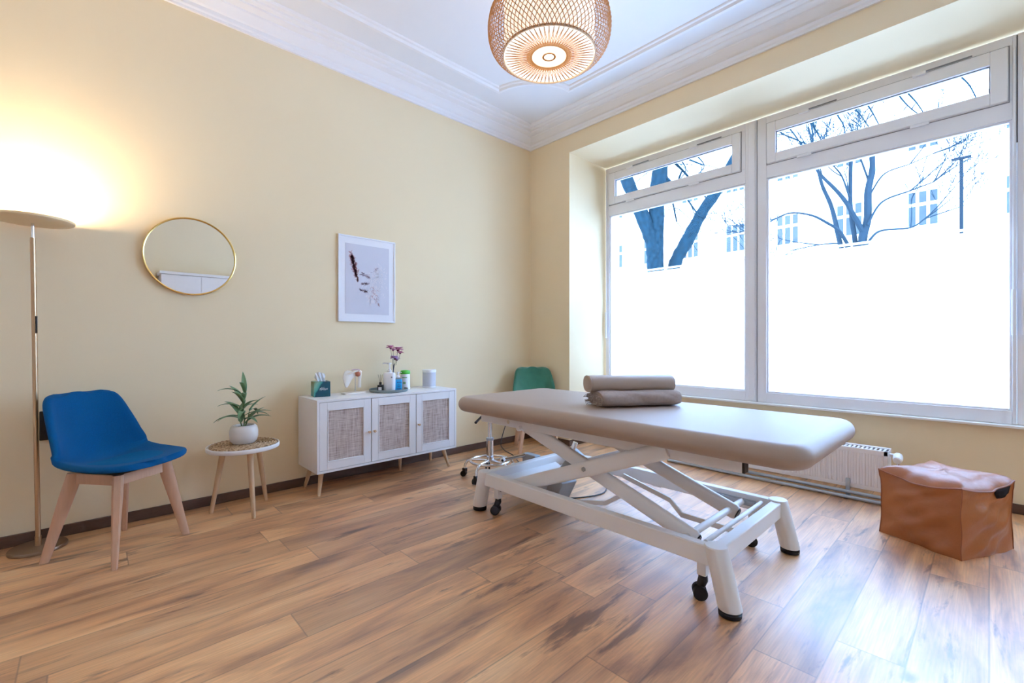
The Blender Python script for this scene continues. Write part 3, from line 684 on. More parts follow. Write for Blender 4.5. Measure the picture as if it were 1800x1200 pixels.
def shell_chair(name, label, loc, rz, cloth, group=None, foot=.20, wood=None):
    wood = wood or M['beech']
    t = thing(name, label, 'chair', loc, rz, group)
    rows = []
    NV, NU = 40, 16
    for i in range(NV+1):
        vv = .5-.5*math.cos(PI*i/NV); vv = .5*vv+.5*i/NV
        rows.append([shell_pt(-1+2*k/NU, vv) for k in range(NU+1)])
    o = MB().grid(rows).build('seat_shell', cloth, t, sub=1)
    md = o.modifiers.new('solid', 'SOLIDIFY'); md.thickness = .032; md.offset = -1
    o.modifiers.move(1, 0)
    # seat cushion follows the shell
    def sz(x, y):
        best = None
        for i in range(0, 61):
            v = i/60*.52; p_ = shell_pt(min(1, abs(x)/.24), v)
            if best is None or abs(p_[1]-y) < best[0]: best = (abs(p_[1]-y), p_[2])
        return best[1]
    mb = MB(); loops = []
    for rr, dz in ((0.02, .032), (.35, .032), (.65, .031), (.85, .027), (.95, .019), (1.0, .006), (1.0, -.006)):
        lp_ = []
        for k in range(36):
            a = 2*PI*k/36; cx_, sy_ = math.cos(a), math.sin(a)
            x = .192*rr*math.copysign(abs(cx_)**.8, cx_); y = .045+.172*rr*math.copysign(abs(sy_)**.8, sy_)
            lp_.append((x, y, sz(x, y)+dz+.004))
        loops.append(lp_)
    mb.loft(loops); mb.build('seat_cushion', M['blue_seat'] if cloth is M['blue'] else cloth, t, sub=1)
    zt = .428
    for sx in (-1, 1):
        for sy in (-1, 1):
            a = Vector((sx*.125, sy*.125+.01, zt)); b_ = Vector((sx*foot, sy*foot, 0))
            rad = Vector((sx, sy, 0)).normalized()
            L0 = []
            for f_, wd in ((0, .027), (.25, .026), (.6, .021), (1, .0155)):
                c_ = a+(b_-a)*f_; tn = Vector((-rad.y, rad.x, 0)); 
                L0.append([c_+rad*wd*1.15*p+tn*wd*.8*q for p, q in ((-1, -.6), (-.6, -1), (.6, -1), (1, -.6), (1, .6), (.6, 1), (-.6, 1), (-1, .6))])
            MB().loft(L0).build('leg', wood, t, angle=50)
    for (x0, y0, x1, y1) in ((-.125, -.115, .125, -.115), (-.125, .135, .125, .135), (-.125, -.115, -.125, .135), (.125, -.115, .125, .135)):
        MB().tube([(x0, y0, .400), (x1, y1, .400)], 1, rect=(.011, .026)).build('apron_rail', wood, t, bevel=.002)
    MB().box(-.10, .10, -.09, .11, .402, .408).build('mounting_plate', wood, t, bevel=.002)
    return t
shell_chair('shell_chair', 'blue upholstered shell chair with splayed beech legs near the floor lamp', (.130, 3.161, 0), R(218.6), M['blue'])
shell_chair('shell_chair', 'green velvet shell chair standing in the room corner', (3.315, 3.155, 0), R(180-38), M['green'], foot=.187)

# ---------------------------------------------------------------- side table with plant
st = thing('round_side_table', 'small round white side table on three splayed wooden legs', 'side table', (.735, 3.285, 0))
MB().lathe([(.005, .405), (.196, .405), (.203, .409), (.205, .416), (.205, .430), (.203, .433), (.199, .433), (.197, .430), (.196, .420), (.005, .420)], 64).build('table_top', M['laminate'], st)
for fx, fy in ((.576, 3.39), (.751, 3.112), (.899, 3.41)):
    b_ = Vector((fx-.735, fy-3.285, 0)); a = b_*.62; a.z = .405
    MB().tube([b_, b_+(a-b_)*.5, a], [.0115, .0155, .018], n=16).build('leg', M['oak_leg'], st)
pm = thing('seagrass_placemat', 'round braided seagrass mat under the plant pot', 'placemat', (.735, 3.285, .4205))
mb = MB()
for k in range(11):
    r_ = .012+.0168*k; n_ = max(10, int(r_*420)); 
    mb.tube([((r_+rnd.uniform(-.001, .001))*math.cos(2*PI*i/n_), (r_+rnd.uniform(-.001, .001))*math.sin(2*PI*i/n_), .0095+rnd.uniform(-.001, .001)) for i in range(n_)], [.0088+(.0012 if i % 2 else -.0012) for i in range(n_)], n=7, closed=True)
mb.v = [(a, b_, max(c_, 0)) for a, b_, c_ in mb.v]
mb.build('woven_coil', M['seagrass'], pm)
pl = thing('potted_plant', 'small green plant in a rounded cream pot on the side table', 'plant', (.735, 3.280, .4405))
MB().lathe([(.03, 0), (.060, .002), (.074, .018), (.081, .045), (.0815, .075), (.075, .103), (.064, .115), (.058, .116), (.055, .110), (.055, .100), (.004, .099)], 48).build('pot', M['ceramic'], pl)
MB().lathe([(.0545, .094), (.0545, .102), (.004, .104)], 32).build('soil', M['soil'], pl)
mb = MB(); 
stems = [smoothpath([(0, 0, .10), (.004, .002, .16), (-.004, 0, .23), (.006, -.004, .32)], 5), smoothpath([(.008, .004, .10), (.022, .0, .15), (.030, -.004, .20)], 5), smoothpath([(-.008, -.004, .10), (-.022, -.01, .14), (-.034, -.016, .19)], 5)]
for s_ in stems: mb.tube(s_, [.005-.003*i/len(s_) for i in range(len(s_))], n=8)
mb.build('stem', M['stem'], pl)
def leaf(base, az, el, ln, wd, droop):
    mb = MB(); rows = []; p_ = Vector(base); n_ = 12
    for i in range(n_+1):
        t = i/n_; e = el-droop*t
        d_ = Vector((math.cos(az)*math.cos(e), math.sin(az)*math.cos(e), math.sin(e)))
        if i: p_ = p_+d_*ln/n_
        w_ = wd*(math.sin(PI*min(1, t*1.0)**.75)**.9 if 0 < t < 1 else 0)+.0006
        sd = Vector((-math.sin(az), math.cos(az), 0)); up_ = sd.cross(d_)
        rows.append([p_-sd*w_+up_*-w_*.35, p_-sd*w_*.5+up_*-w_*.1, p_.copy(), p_+sd*w_*.5+up_*-w_*.1, p_+sd*w_+up_*-w_*.35])
    return mb.grid(rows)
rl = random.Random(5)
for k in range(22):
    z = .125+.20*(k/21); s_ = stems[0]
    q = min(s_, key=lambda p_: abs(p_.z-z))
    if k % 5 == 3: q = stems[1][-1-(k % 3)*3]
    if k % 5 == 1: q = stems[2][-1-(k % 3)*3]
    az = k*2.4+rl.uniform(-.2, .2); el = R(rl.uniform(25, 60))+(k/21)*.45
    leaf(q, az, el, rl.uniform(.14, .185)*(1-.1*k/25), rl.uniform(.0135, .018), rl.uniform(.4, 1.6)).build('leaf', M['leaf'], pl, solid=.0008)

# ---------------------------------------------------------------- sideboard
SB0, SB1, SF, SK, SZ0, SZ1 = 1.155, 2.335, 3.175, 3.552, .172, .683
sb = thing('rattan_sideboard', 'white three-door sideboard with woven rattan door panels and wooden legs', 'sideboard', ((SB0+SB1)/2, (SF+SK)/2, 0))
hx, hy = (SB1-SB0)/2, (SK-SF)/2
t_ = .016
bd = MB().box(-hx, hx, -hy, hy, SZ1-t_, SZ1).box(-hx, hx, -hy, hy, SZ0, SZ0+t_).box(-hx, -hx+t_, -hy, hy, SZ0+t_, SZ1-t_).box(hx-t_, hx, -hy, hy, SZ0+t_, SZ1-t_)
bd.box(-hx+t_, hx-t_, hy-.012, hy, SZ0+t_, SZ1-t_).box(-.19, -.175, -hy+.025, hy-.012, SZ0+t_, SZ1-t_).box(.20, .215, -hy+.025, hy-.012, SZ0+t_, SZ1-t_)
bd.build('body', M['laminate'], sb, bevel=.0015)
dw = (2*hx-2*t_-.016)/3
for k in range(3):
    x0 = -hx+t_+.002+k*(dw+.006); x1 = x0+dw; z0, z1 = SZ0+t_+.003, SZ1-t_-.003; fw = .052; y0, y1 = -hy+.001, -hy+.018
    dr = bpy.data.objects.new('door', None); COL.objects.link(dr); dr.parent = sb
    f = MB(); 
    f.box(x0, x0+fw, y0, y1, z0, z1).box(x1-fw, x1, y0, y1, z0, z1).box(x0+fw, x1-fw, y0, y1, z0, z0+fw).box(x0+fw, x1-fw, y0, y1, z1-fw, z1)
    f.build('door_frame', M['laminate'], dr, bevel=.0015)
    f = MB(); a0, a1, c0, c1 = x0+fw, x1-fw, z0+fw, z1-fw
    for q in ((a0, a0+.008, c0, c1), (a1-.008, a1, c0, c1), (a0+.008, a1-.008, c0, c0+.008), (a0+.008, a1-.008, c1-.008, c1)): f.box(q[0], q[1], y0-.002, y1, q[2], q[3])
    f.build('moulding', M['laminate'], dr, bevel=.002)
    MB().box(a0+.007, a1-.007, y0+.008, y0+.012, c0+.007, c1-.007).build('rattan_panel', M['rattan'], dr, smooth=False)
    kx = (x1-.018) if k == 0 else (x0+.018)
    MB().tube([(kx, y0, .418), (kx, y0-.004, .418), (kx, y0-.020, .418), (kx, y0-.024, .418)], [.006, .006, .010, .008], n=16).build('knob', M['oak_leg'], dr)
for fx, fy, tx, ty in ((1.190, 3.240, 1.225, 3.285), (1.190, 3.520, 1.225, 3.475), (2.303, 3.240, 2.265, 3.285), (2.303, 3.530, 2.265, 3.475), (1.943, 3.446, 1.943, 3.446)):
    ox, oy = sb.location.x, sb.location.y
    MB().tube([(fx-ox, fy-oy, 0), (tx-ox, ty-oy, SZ0)], [.0105, .019], n=16).build('leg', M['oak_leg'], sb)
ZT = SZ1
# tissue box
tb = thing('tissue_box', 'teal leaf-print cube tissue box at the left end of the sideboard', 'tissue box', (1.270, 3.42, ZT+.001), R(-9))
MB().box(-.057, .057, -.057, .057, 0, .110).build('carton', M['tissuebox'], tb, bevel=.002)
q = MB(); rows = []
for i in range(9):
    t = i/8; rows.append([((-.032-.012*t+(.064+.012*t)*k/14)+.004*math.sin(i*1.1+k), .012*math.sin(k*1.3+i*.5)*(1-.3*t), .106+.075*t*(1-.22*abs(k/14-.42)*2) + .003*math.sin(k*2.1)) for k in range(15)])
q.grid(rows).build('tissue', M['tissue'], tb, solid=.002, sub=1)
def squiggle(pts, r, nm, m, parent): return MB().tube(smoothpath(pts, 5), r, n=6).build(nm, m, parent)
squiggle([(-.018+.005*i, -.0578, .052+(.010 if i % 2 else -.004)+.002*math.sin(i*2)) for i in range(12)], .0011, 'script_lettering', M['tissue'], tb)
squiggle([(-.010, -.0578, .056), (-.004, -.0578, .070), (.004, -.0578, .062), (.012, -.0578, .072)], .0009, 'script_lettering', M['tissue'], tb)
# shoulder joint model
am = thing('shoulder_joint_model', 'anatomical shoulder bone model on a stand between tissue box and tray', 'anatomical model', (1.510, 3.40, ZT+.001))
slab(.16, .10, 0, .012, .012, .003).build('stand_base', M['bone'], am)
MB().tube([(.018, 0, .010), (.018, 0, .150)], .0032).build('rod', M['chrome'], am)
def plate(pts, y, th, nm, m, bev=.004):
    n_ = len(pts); mb = MB(); ctr = (sum(p_[0] for p_ in pts)/n_, sum(p_[1] for p_ in pts)/n_)
    mb.loft([[(ctr[0]+(a-ctr[0])*s_, y+dy, ctr[1]+(c_-ctr[1])*s_) for a, c_ in pts] for dy, s_ in ((-th, .88), (-th*.6, .98), (th*.6, 1), (th, .9))])
    return mb.build(nm, m, am)
plate([(-.078, .150), (-.066, .175), (-.045, .186), (-.030, .180), (.004, .168), (.022, .150), (.012, .134), (-.010, .112), (-.030, .078), (-.046, .050), (-.060, .052), (-.072, .085), (-.080, .120)], .0, .006, 'shoulder_blade', M['bone'])
squiggle([(-.066, -.008, .150), (-.030, -.014, .158), (.004, -.016, .172), (.036, -.012, .176)], .006, 'blade_ridge', M['bone'], am)
squiggle([(-.020, -.020, .186), (.010, -.024, .190), (.045, -.018, .184)], .0045, 'collar_bone', M['ligament'], am)
MB().tube([(.052, .0, .046), (.053, 0, .10), (.055, 0, .148), (.052, 0, .168), (.046, 0, .176)], [.013, .011, .014, .019, .012], n=16).build('upper_arm_bone', M['bone'], am)
MB().sphere((.036, -.006, .152), .021).build('joint_head', M['bonehead'], am)
# tray with bottles
tr = tag(MB().lathe([(.01, 0), (.146, 0), (.153, .006), (.155, .020), (.153, .022), (.150, .021), (.148, .008), (.01, .007)], 64).build('round_tray', M['traygrey'], loc=(1.800, 3.372, ZT+.001)), 'round grey tray holding the bottles on the sideboard', 'tray')
ZR = ZT+.0085
df = thing('reed_diffuser', 'small black reed diffuser with white label on the grey tray', 'diffuser', (1.712, 3.345, ZR), R(-40))
MB().box(-.020, .020, -.020, .020, 0, .052).build('bottle', M['dark'], df, bevel=.002)
MB().lathe([(.010, .052), (.010, .072), (.008, .074)], 20, .0, 0).build('collar', M['dark'], df)
MB().box(-.012, .014, -.0212, -.0202, .010, .036).build('label_patch', M['paper'], df, smooth=False)
for a in (-.35, 0, .3): MB().tube([(0, 0, .06), (.05*a, .01*a, .135)], .0012).build('reed', M['darkwood'], df)
sd_ = thing('pump_dispenser', 'large white pump bottle standing on the grey tray', 'pump bottle', (1.783, 3.330, ZR), R(-35))
L2 = [rrect(w_, d_, r_, 6, 0, 0, z) for w_, d_, r_, z in ((.080, .060, .024, 0), (.088, .068, .030, .004), (.092, .071, .032, .03), (.096, .074, .034, .10), (.095, .073, .034, .135), (.082, .062, .030, .146), (.040, .038, .018, .150), (.034, .034, .017, .152))]
MB().loft(L2).build('bottle', M['plastic'], sd_)
MB().lathe([(.017, .150), (.017, .166), (.010, .168), (.008, .176), (.006, .178), (.006, .215), (.016, .217), (.016, .226), (.002, .228)], 24).build('pump', M['plastic'], sd_)
MB().tube([(0, 0, .222), (-.045, 0, .224), (-.052, 0, .216)], [.006, .005, .004], n=12).build('spout', M['plastic'], sd_)
MB().lathe([(.006, 0), (.006, .0006)], 16).build('logo_mark', M['greyprint'], sd_, loc=(.022, -.0375, .112)).rotation_euler = (R(90), 0, 0)
bo = thing('blue_gel_bottle', 'blue hand gel bottle with clear pump at the right of the tray', 'pump bottle', (1.868, 3.345, ZR), R(-30))
MB().loft([rrect(w_, d_, .012, 5, 0, 0, z) for w_, d_, z in ((.062, .044, 0), (.066, .048, .004), (.066, .048, .082), (.060, .042, .088))]).build('bottle', M['liquid'], bo)
MB().loft([rrect(w_, d_, .010, 5, 0, 0, z) for w_, d_, z in ((.060, .042, .088), (.052, .036, .096), (.024, .022, .104))]).build('bottle_shoulder', M['clearpl'], bo)
MB().lathe([(.013, .103), (.013, .118), (.006, .120), (.005, .140), (.010, .141), (.010, .147), (.002, .148)], 20).build('pump', M['plastic'], bo)
MB().tube([(0, 0, .144), (.026, 0, .144), (.030, 0, .139)], [.004, .0035, .003], n=10).build('spout', M['plastic'], bo)
q = MB()
for x0, x1, z0, z1 in ((-.008, -.001, .060, .068), (.001, .006, .060, .068), (.008, .013, .060, .069), (.015, .021, .060, .068), (.023, .028, .060, .068), (.004, .012, .050, .052), (.002, .016, .045, .047), (-.006, .022, .033, .036), (-.002, .018, .027, .029), (-.010, .026, .008, .014)): q.box(x0, x1, -.0252, -.0236, z0, z1)
q.build('lettering', M['lbl_blue'], bo, smooth=False)
wp = thing('wipes_tub', 'white tub of wipes with lime green lid behind the blue bottle', 'tub', (1.975, 3.415, ZT+.001))
MB().lathe([(.036, 0), (.040, .004), (.041, .03), (.040, .10), (.039, .128), (.036, .132)], 40).build('tub', M['plastic'], wp)
MB().lathe([(.040, .131), (.042, .134), (.042, .148), (.036, .160), (.018, .164), (.002, .165)], 40).build('lid', M['limecap'], wp)
def arcpatch(r, a0, a1, z0, z1, nm, m, par):
    return MB().grid([[(r*math.cos(R(a0+(a1-a0)*k/8)), r*math.sin(R(a0+(a1-a0)*k/8)), z) for k in range(9)] for z in (z0, z1)]).build(nm, m, par)
arcpatch(.0414, 205, 262, .098, .106, 'printed_band', M['limeprint'], wp)
arcpatch(.0418, 215, 245, .048, .066, 'printed_emblem', M['limeprint'], wp)
vs = thing('flower_vase', 'slim dark vase of pink flowers behind the white pump bottle', 'vase', (1.868, 3.425, ZR))
MB().lathe([(.014, 0), (.020, .004), (.023, .03), (.020, .07), (.010, .11), (.007, .135), (.010, .142), (.008, .142)], 28).build('vase', M['vase'], vs)
heads = [((-.040, -.03, .345), .024, 'petal'), ((-.012, -.02, .325), .018, 'petal'), ((.045, .0, .325), .030, 'petal'), ((.060, -.01, .300), .020, 'petal'), ((.0, -.03, .255), .026, 'petal2'), ((-.018, -.03, .268), .014, 'petal2'), ((.022, -.02, .243), .014, 'petal2')]
for hp, rs, mk in heads:
    rs *= 1.75
    MB().tube(smoothpath([(0, 0, .12), (hp[0]*.2, hp[1]*.3, .20), (hp[0]*.8, hp[1]*.9, hp[2]-.04), hp], 5), .0013, n=6).build('stem', M['cable'], vs)
    fw_ = MB()
    for k in range(9):
        az = k*2*PI/9+rs*40; e = .5+.5*(k % 2)
        l_ = leaf(hp, az, e, rs, rs*.42, .9); fw_.add(l_.v, l_.f)
    fo = fw_.build('flower', M[mk], vs, solid=.0006)
    MB().sphere(hp, rs*.24, 10, 6).build('flower_heart', M['core'], fo)
sp_ = thing('white_speaker', 'white round-sided wireless speaker at the right end of the sideboard', 'speaker', (2.205, 3.400, ZT+.001), R(10))
L2 = [rrect(.112, .112, .045, 8, 0, 0, z) for z in (.0, .012)]
MB().loft([rrect(.104, .104, .042, 8, 0, 0, 0)]+[rrect(.112, .112, .046, 8, 0, 0, .004), rrect(.112, .112, .046, 8, 0, 0, .012)]).build('base', M['plastic'], sp_)
MB().loft([rrect(.108, .108, .045, 8, 0, 0, z) for z in (.012, .136)]).build('grille', M['mesh_grey'], sp_)
MB().loft([rrect(.112, .112, .046, 8, 0, 0, z) for z in (.135, .154)]+[rrect(.106, .106, .044, 8, 0, 0, .158)]).build('top_cap', M['plastic'], sp_)

# ---------------------------------------------------------------- stool
sl = thing('rolling_stool', 'chrome rolling stool half hidden behind the far end of the massage table', 'stool', (2.360, 2.755, 0))
MB().lathe([(.01, .555), (.165, .555), (.175, .565), (.178, .59), (.170, .615), (.150, .625), (.01, .628)], 40).build('seat', M['leather_taupe'], sl)
MB().tube([(0, 0, .13), (0, 0, .31)], .028, n=24).build('column_sleeve', M['chrome'], sl)
MB().tube([(0, 0, .31), (0, 0, .56)], .017, n=20).build('gas_piston', M['chrome'], sl)
MB().tube([(0, 0, .298), (0, 0, .318)], .030, n=24).build('collar', M['pipe'], sl)
n_ = 56
MB().tube([(.155*math.cos(2*PI*k/n_), .155*math.sin(2*PI*k/n_), .135) for k in range(n_)], .0105, n=10, closed=True).build('foot_ring', M['chrome'], sl)
for k in range(5):
    a = R(199+72*k); ca, sa = math.cos(a), math.sin(a)
    lg = MB().tube([(r_*ca, r_*sa, z_) for r_, z_ in ((.0, .137), (.08, .137), (.15, .137), (.185, .125), (.205, .095), (.210, .062))], .0105, n=12).build('leg', M['chrome'], sl)
    x, y = .210*ca, .210*sa
    cs = MB(); cs.box(x-.016, x+.016, y-.016, y+.016, .038, .066); cs.build('caster_housing', M['dark'], lg, bevel=.004)
    w_ = MB()
    for s_ in (-1, 1):
        cx_, cy_ = x+s_*.013*-sa+.008*ca, y+s_*.013*ca+.008*sa
        w_.tube([(cx_-.007*-sa*s_, cy_-.007*ca*s_, .0235), (cx_+.007*-sa*s_, cy_+.007*ca*s_, .0235)], .0235, n=20)
    w_.build('wheel', M['dark'], lg)
lv = Vector((2.16, 2.66, .50))-Vector((2.360, 2.755, 0))
MB().tube([(-.02, -.01, .555), (lv.x*.55, lv.y*.55, .528), (lv.x*.72, lv.y*.72, .512)], .005).build('lever', M['chrome'], sl)
MB().tube([(lv.x*.72, lv.y*.72, .512), (lv.x*1.20, lv.y*1.20, .482)], [.008, .010]).build('lever_grip', M['dark'], sl)

# ---------------------------------------------------------------- massage table
TX, TY = 2.235, 1.46
mt = thing('massage_table', 'taupe padded massage table on a white scissor-lift frame with casters', 'massage table', (TX, TY, 0))
def V(x, y, z): return Vector((x-TX, y-TY, z))
PX0, PX1, PY0, PY1 = 1.785, 2.680, .425, 2.475
slab(PX1-PX0, PY1-PY0, .626, .722, .105, .0475, (PX0+PX1)/2-TX, (PY0+PY1)/2-TY, n=10, k=8).build('padded_top', M['leather_taupe'], mt)
slab(PX1-PX0-.24, PY1-PY0-.24, .616, .627, .06, .002, (PX0+PX1)/2-TX, (PY0+PY1)/2-TY).build('top_board', M['darkwood'], mt)
# upper frame
for nm, x in (('l', 1.925), ('r', 2.505)):
    ur = MB().box(x-TX, x+.045-TX, .685-TY, 2.34-TY, .556, .617).build('upper_rail', M['white_metal'], mt, bevel=.004)
    MB().box(x+.001-TX, x+.044-TX, .676-TY, .686-TY, .557, .616).build('rail_end_cap', M['dark'], ur, bevel=.002)
    MB().tube([V(x-.004, 2.07, .585), V(x-.0005, 2.07, .585)], .012, n=6).build('bolt', M['chrome'], ur)
for y in (.95, 1.95): MB().box(1.93-TX, 2.545-TX, y-TY, y+.04-TY, .575, .611).build('upper_crossbar', M['white_metal'], mt, bevel=.004)
# lower frame
FX0, FX1, FY0, FY1, LZ = 1.862, 2.645, .708, 2.275, .262
LT = {}
for sx, fx in ((-1, FX0), (1, FX1)):
    for sy, fy in ((-1, FY0), (1, FY1)):
        tp = V(fx, fy-sy*.055, LZ); bt = V(fx, fy, .028)
        ax = (bt-tp).normalized()
        n_ = 32; mb = MB()
        def cir(c_, r_, z=None): return [(c_.x+r_*math.cos(2*PI*k/n_), c_.y+r_*math.sin(2*PI*k/n_), c_.z) for k in range(n_)]
        mb.loft([cir(bt, .044), cir(bt+Vector((0, 0, .002)), .0455), cir(tp-Vector((0, 0, .004)), .045), cir(tp, .041)])
        lg = mb.build('leg', M['white_metal'], mt)
        MB().lathe([(.030, 0), (.043, .004), (.044, .018), (.036, .026), (.020, .034)], 32, fx-TX, fy-TY).build('rubber_foot', M['rubber'], lg)
for x in (FX0, FX1):
    rl_ = MB().box(x-.024-TX, x+.024-TX, FY0+.075-TY, FY1-.075-TY, .176, .256).build('side_rail', M['white_metal'], mt, bevel=.005)
    for y in (1.45,): MB().box(x-.014-TX, x+.014-TX, y-.03-TY, y+.03-TY, .168, .176).build('stopper', M['plastic'], rl_, bevel=.002)
for y in (FY0+.055, FY1-.055):
    MB().box(FX0+.03-TX, FX1-.03-TX, y-.025-TY, y+.025-TY, .178, .254).build('end_rail', M['white_metal'], mt, bevel=.005)
# scissor arms (flat oval tube)
def arm(p0, p1, nm='scissor_arm', th=.020, h=.040):
    p0 = V(*p0); p1 = V(*p1); t = (p1-p0).normalized(); u = Vector((1, 0, 0)); w_ = u.cross(t).normalized()
    L0 = []
    for f_, s_ in ((-.012, .80), (0, 1), (1, 1), (1.012, .80)):
        c_ = p0+(p1-p0)*f_
        L0.append([c_+u*th*s_*math.copysign(abs(math.cos(2*PI*k/24))**.7, math.cos(2*PI*k/24))+w_*h*s_*math.copysign(abs(math.sin(2*PI*k/24))**.7, math.sin(2*PI*k/24)) for k in range(24)])
    return MB().loft(L0).build(nm, M['white_metal'], mt)
for xa, xb, side in ((1.925, 1.980, -1), (2.500, 2.445, 1)):
    a_ = arm((xa, 2.13, .155), (xa, 1.02, .590)); b_ = arm((xb, .905, .208), (xb, 1.98, .572))
    MB().tube([V(xa+side*.021, 1.465, .418), V(xa+side*.027, 1.465, .418)], .013, n=6).build('bolt', M['pipe'], a_)
    MB().tube([V(xb, 1.465, .410), V(xa, 1.465, .418)], .012, n=12).build('pivot', M['chrome'], a_)
    MB().tube([V(xb, .893, .202), V(xb, .888, .200)], [.030, .026], n=20).build('end_cap', M['dark'], b_)
MB().tube([V(1.90, .930, .216), V(2.62, .930, .216)], .0165, n=16).build('lower_slide_bar', M['white_metal'], mt)
MB().tube([V(1.90, 1.96, .562), V(2.52, 1.96, .562)], .0150, n=16).build('upper_slide_bar', M['white_metal'], mt)
MB().tube([V(1.89, 2.13, .160), V(2.62, 2.13, .160)], .0150, n=16).build('rear_pivot_bar', M['white_metal'], mt)
MB().tube([V(1.92, .830, .236), V(2.60, .830, .236)], .0105, n=14).build('caster_lift_bar', M['white_metal'], mt)
sl_ = MB().box(2.600-TX, 2.622-TX, .86-TY, 1.10-TY, .200, .232).build('slide_channel', M['pipe'], mt, bevel=.006)
# inner bent linkage rods
for x in (2.52,):
    MB().tube([V(x, 1.62, .225), V(x, 1.30, .150), V(x-.02, 1.22, .090), V(x-.02, .92, .085)], 1, rect=(.006, .014)).build('caster_linkage', M['white_metal'], mt)
MB().tube([V(2.18, 1.70, .12), V(2.22, 1.55, .14), V(2.30, 1.45, .21)], 1, rect=(.006, .012)).build('caster_linkage', M['white_metal'], mt)
# casters
for cx_, cy_, out in ((1.912, .838, -1), (1.897, 2.135, -1), (2.600, .870, 1), (2.600, 2.135, 1)):
    sup = MB().box(cx_-.019-TX, cx_+.019-TX, cy_-.019-TY, cy_+.019-TY, .098, .178).build('caster_post', M['white_metal'], mt, bevel=.003)
    MB().tube([V(cx_, cy_-.020, .150), V(cx_, cy_-.026, .150)], .006, n=10).build('bolt', M['dark'], sup)
    q = MB(); q.tube([V(cx_, cy_, .100), V(cx_, cy_, .074)], [.018, .020], n=16); q.tube([V(cx_, cy_, .078), V(cx_-.012, cy_+.006, .050)], [.021, .017], n=14)
    q.build('caster_fork', M['dark'], sup)
    q = MB()
    for s_ in (-1, 1): q.tube([V(cx_-.014+s_*.006, cy_+.008+s_*.004, .029), V(cx_-.014+s_*.022, cy_+.008+s_*.014, .029)], .029, n=24)
    q.build('caster_wheel', M['rubber'], sup)
# base plate, lift motor
MB().loft([[V(x, y, z) for x, y in ((1.90, 1.86), (2.40, 1.98), (2.52, 2.20), (1.90, 2.20))] for z in (.196, .204)]).build('cover_plate', M['white_metal'], mt, bevel=.002)
def obox(p0, p1, w_, h_, nm, m, up=(0, 0, 1), bev=.004): return MB().tube([V(*p0), V(*p1)], 1, rect=(w_, h_), up=up).build(nm, m, mt, bevel=bev)
obox((2.27, 1.985, .045), (2.255, 1.885, .215), .062, .052, 'motor_housing', M['motor'])
MB().tube([V(2.27, 1.93, .19), V(2.33, 1.86, .43)], [.020, .016], n=18).build('lift_piston', M['chrome'], mt)
obox((2.30, 1.935, .225), (2.335, 1.84, .365), .040, .034, 'actuator_body', M['motor'])
MB().loft([rrect(.30, .16, .05, 6, 2.27-TX, 2.13-TY, z) for z in (.075, .080)]+[rrect(.28, .14, .05, 6, 2.27-TX, 2.13-TY, .115)]).build('control_box', M['white_metal'], mt)
for k, (x, y) in enumerate(((2.23, 2.335), (2.20, 2.415))):
    z = .205+.030*k
    q = MB().tube([V(x, y, z), V(x+.16, y-.055, z+.012)], .013, n=16).build('pedal_bar', M['chrome'], mt)
    MB().sphere(V(x-.01, y, z), .020, 14, 8).build('pedal_knob', M['plastic'], q)
    MB().sphere(V(x-.024, y-.012, z), .009, 10, 6).build('pedal_pin', M['dark'], q)
MB().box(2.355-TX, 2.415-TX, 2.25-TY, 2.385-TY, .165, .262).build('pedal_bracket', M['motor'], mt, bevel=.008)

# cables
tag(MB().tube(smoothpath([(3.30, 3.545, .30), (3.15, 3.50, .05), (3.05, 3.35, .006), (2.95, 3.10, .006), (2.75, 2.78, .006), (2.62, 2.50, .010), (2.45, 2.40, .006), (2.62, 2.62, .006), (3.02, 2.52, .006), (3.05, 2.20, .006), (2.70, 1.90, .006), (2.35, 2.05, .010), (2.28, 2.12, .060)], 8), .0045, n=8).build('power_cable', M['cable']), 'dark looping power cable on the floor under the massage table', 'cable')

# ---------------------------------------------------------------- towel and bolster on the table
ex = Vector((.839, -.544, 0)); ang = math.atan2(ex.y, ex.x)
c0 = Vector((2.054, 1.45, 0))+ex*.2375+Vector((.544, .839, 0))*.115
tw = thing('rolled_towel', 'rolled taupe towel lying on the massage table under the bolster', 'towel', (c0.x, c0.y, .7225), ang)
rt = random.Random(9)
def towel_loop(x, s, ph):
    # cross-section in local y (depth) / z; front roll at y=-
    pts = []; n_ = 40
    for k in range(n_):
        a = 2*PI*k/n_; cy_, cz_ = math.cos(a), math.sin(a)
        y = -math.copysign(abs(cy_)**.75, cy_)*.118*s; z = .047+math.copysign(abs(cz_)**.8, cz_)*.047*s
        fr = max(0, min(1, (.118-y)/.236)); z *= (.84+.17*fr)
        r_ = 1+.03*math.sin(3*a+ph)+.02*math.sin(7*a+ph*2.3)
        pts.append((x, y*r_, max(.0, z*(1+.02*math.sin(5*a+ph)))))
    return pts
mb = MB(); mb.loft([towel_loop(-.2375+.475*i/24, 1 if 0 < i < 24 else .93, i*.45+.3*math.sin(i)) for i in range(25)])
mb.build('towel_roll', M['towel'], tw)
mb = MB()
for k in range(5):     # spiral folds showing on the end
    yy = -.085+.044*k; pts = []
    for i in range(22):
        a = i*.52; r_ = .026-.0010*i; pts.append((-.243-.004*math.sin(i*.9), yy+r_*math.cos(a), .036+r_*math.sin(a)*1.05))
    mb.tube(pts, .0042, n=6)
mb.build('folded_edge', M['towel'], tw)
mb = MB()
for k in range(46):
    y = -.10+.20*k/45; z = .012+.05*rt.random()
    mb.tube([(-.238, y, z), (-.252-.01*rt.random(), y+rt.uniform(-.006, .006), z+rt.uniform(-.004, .006)), (-.262-.016*rt.random(), y+rt.uniform(-.012, .012), max(.003, z+rt.uniform(-.016, .006)))], .0016, n=5)
fr_ = mb.build('fringe', M['towel'], tw)
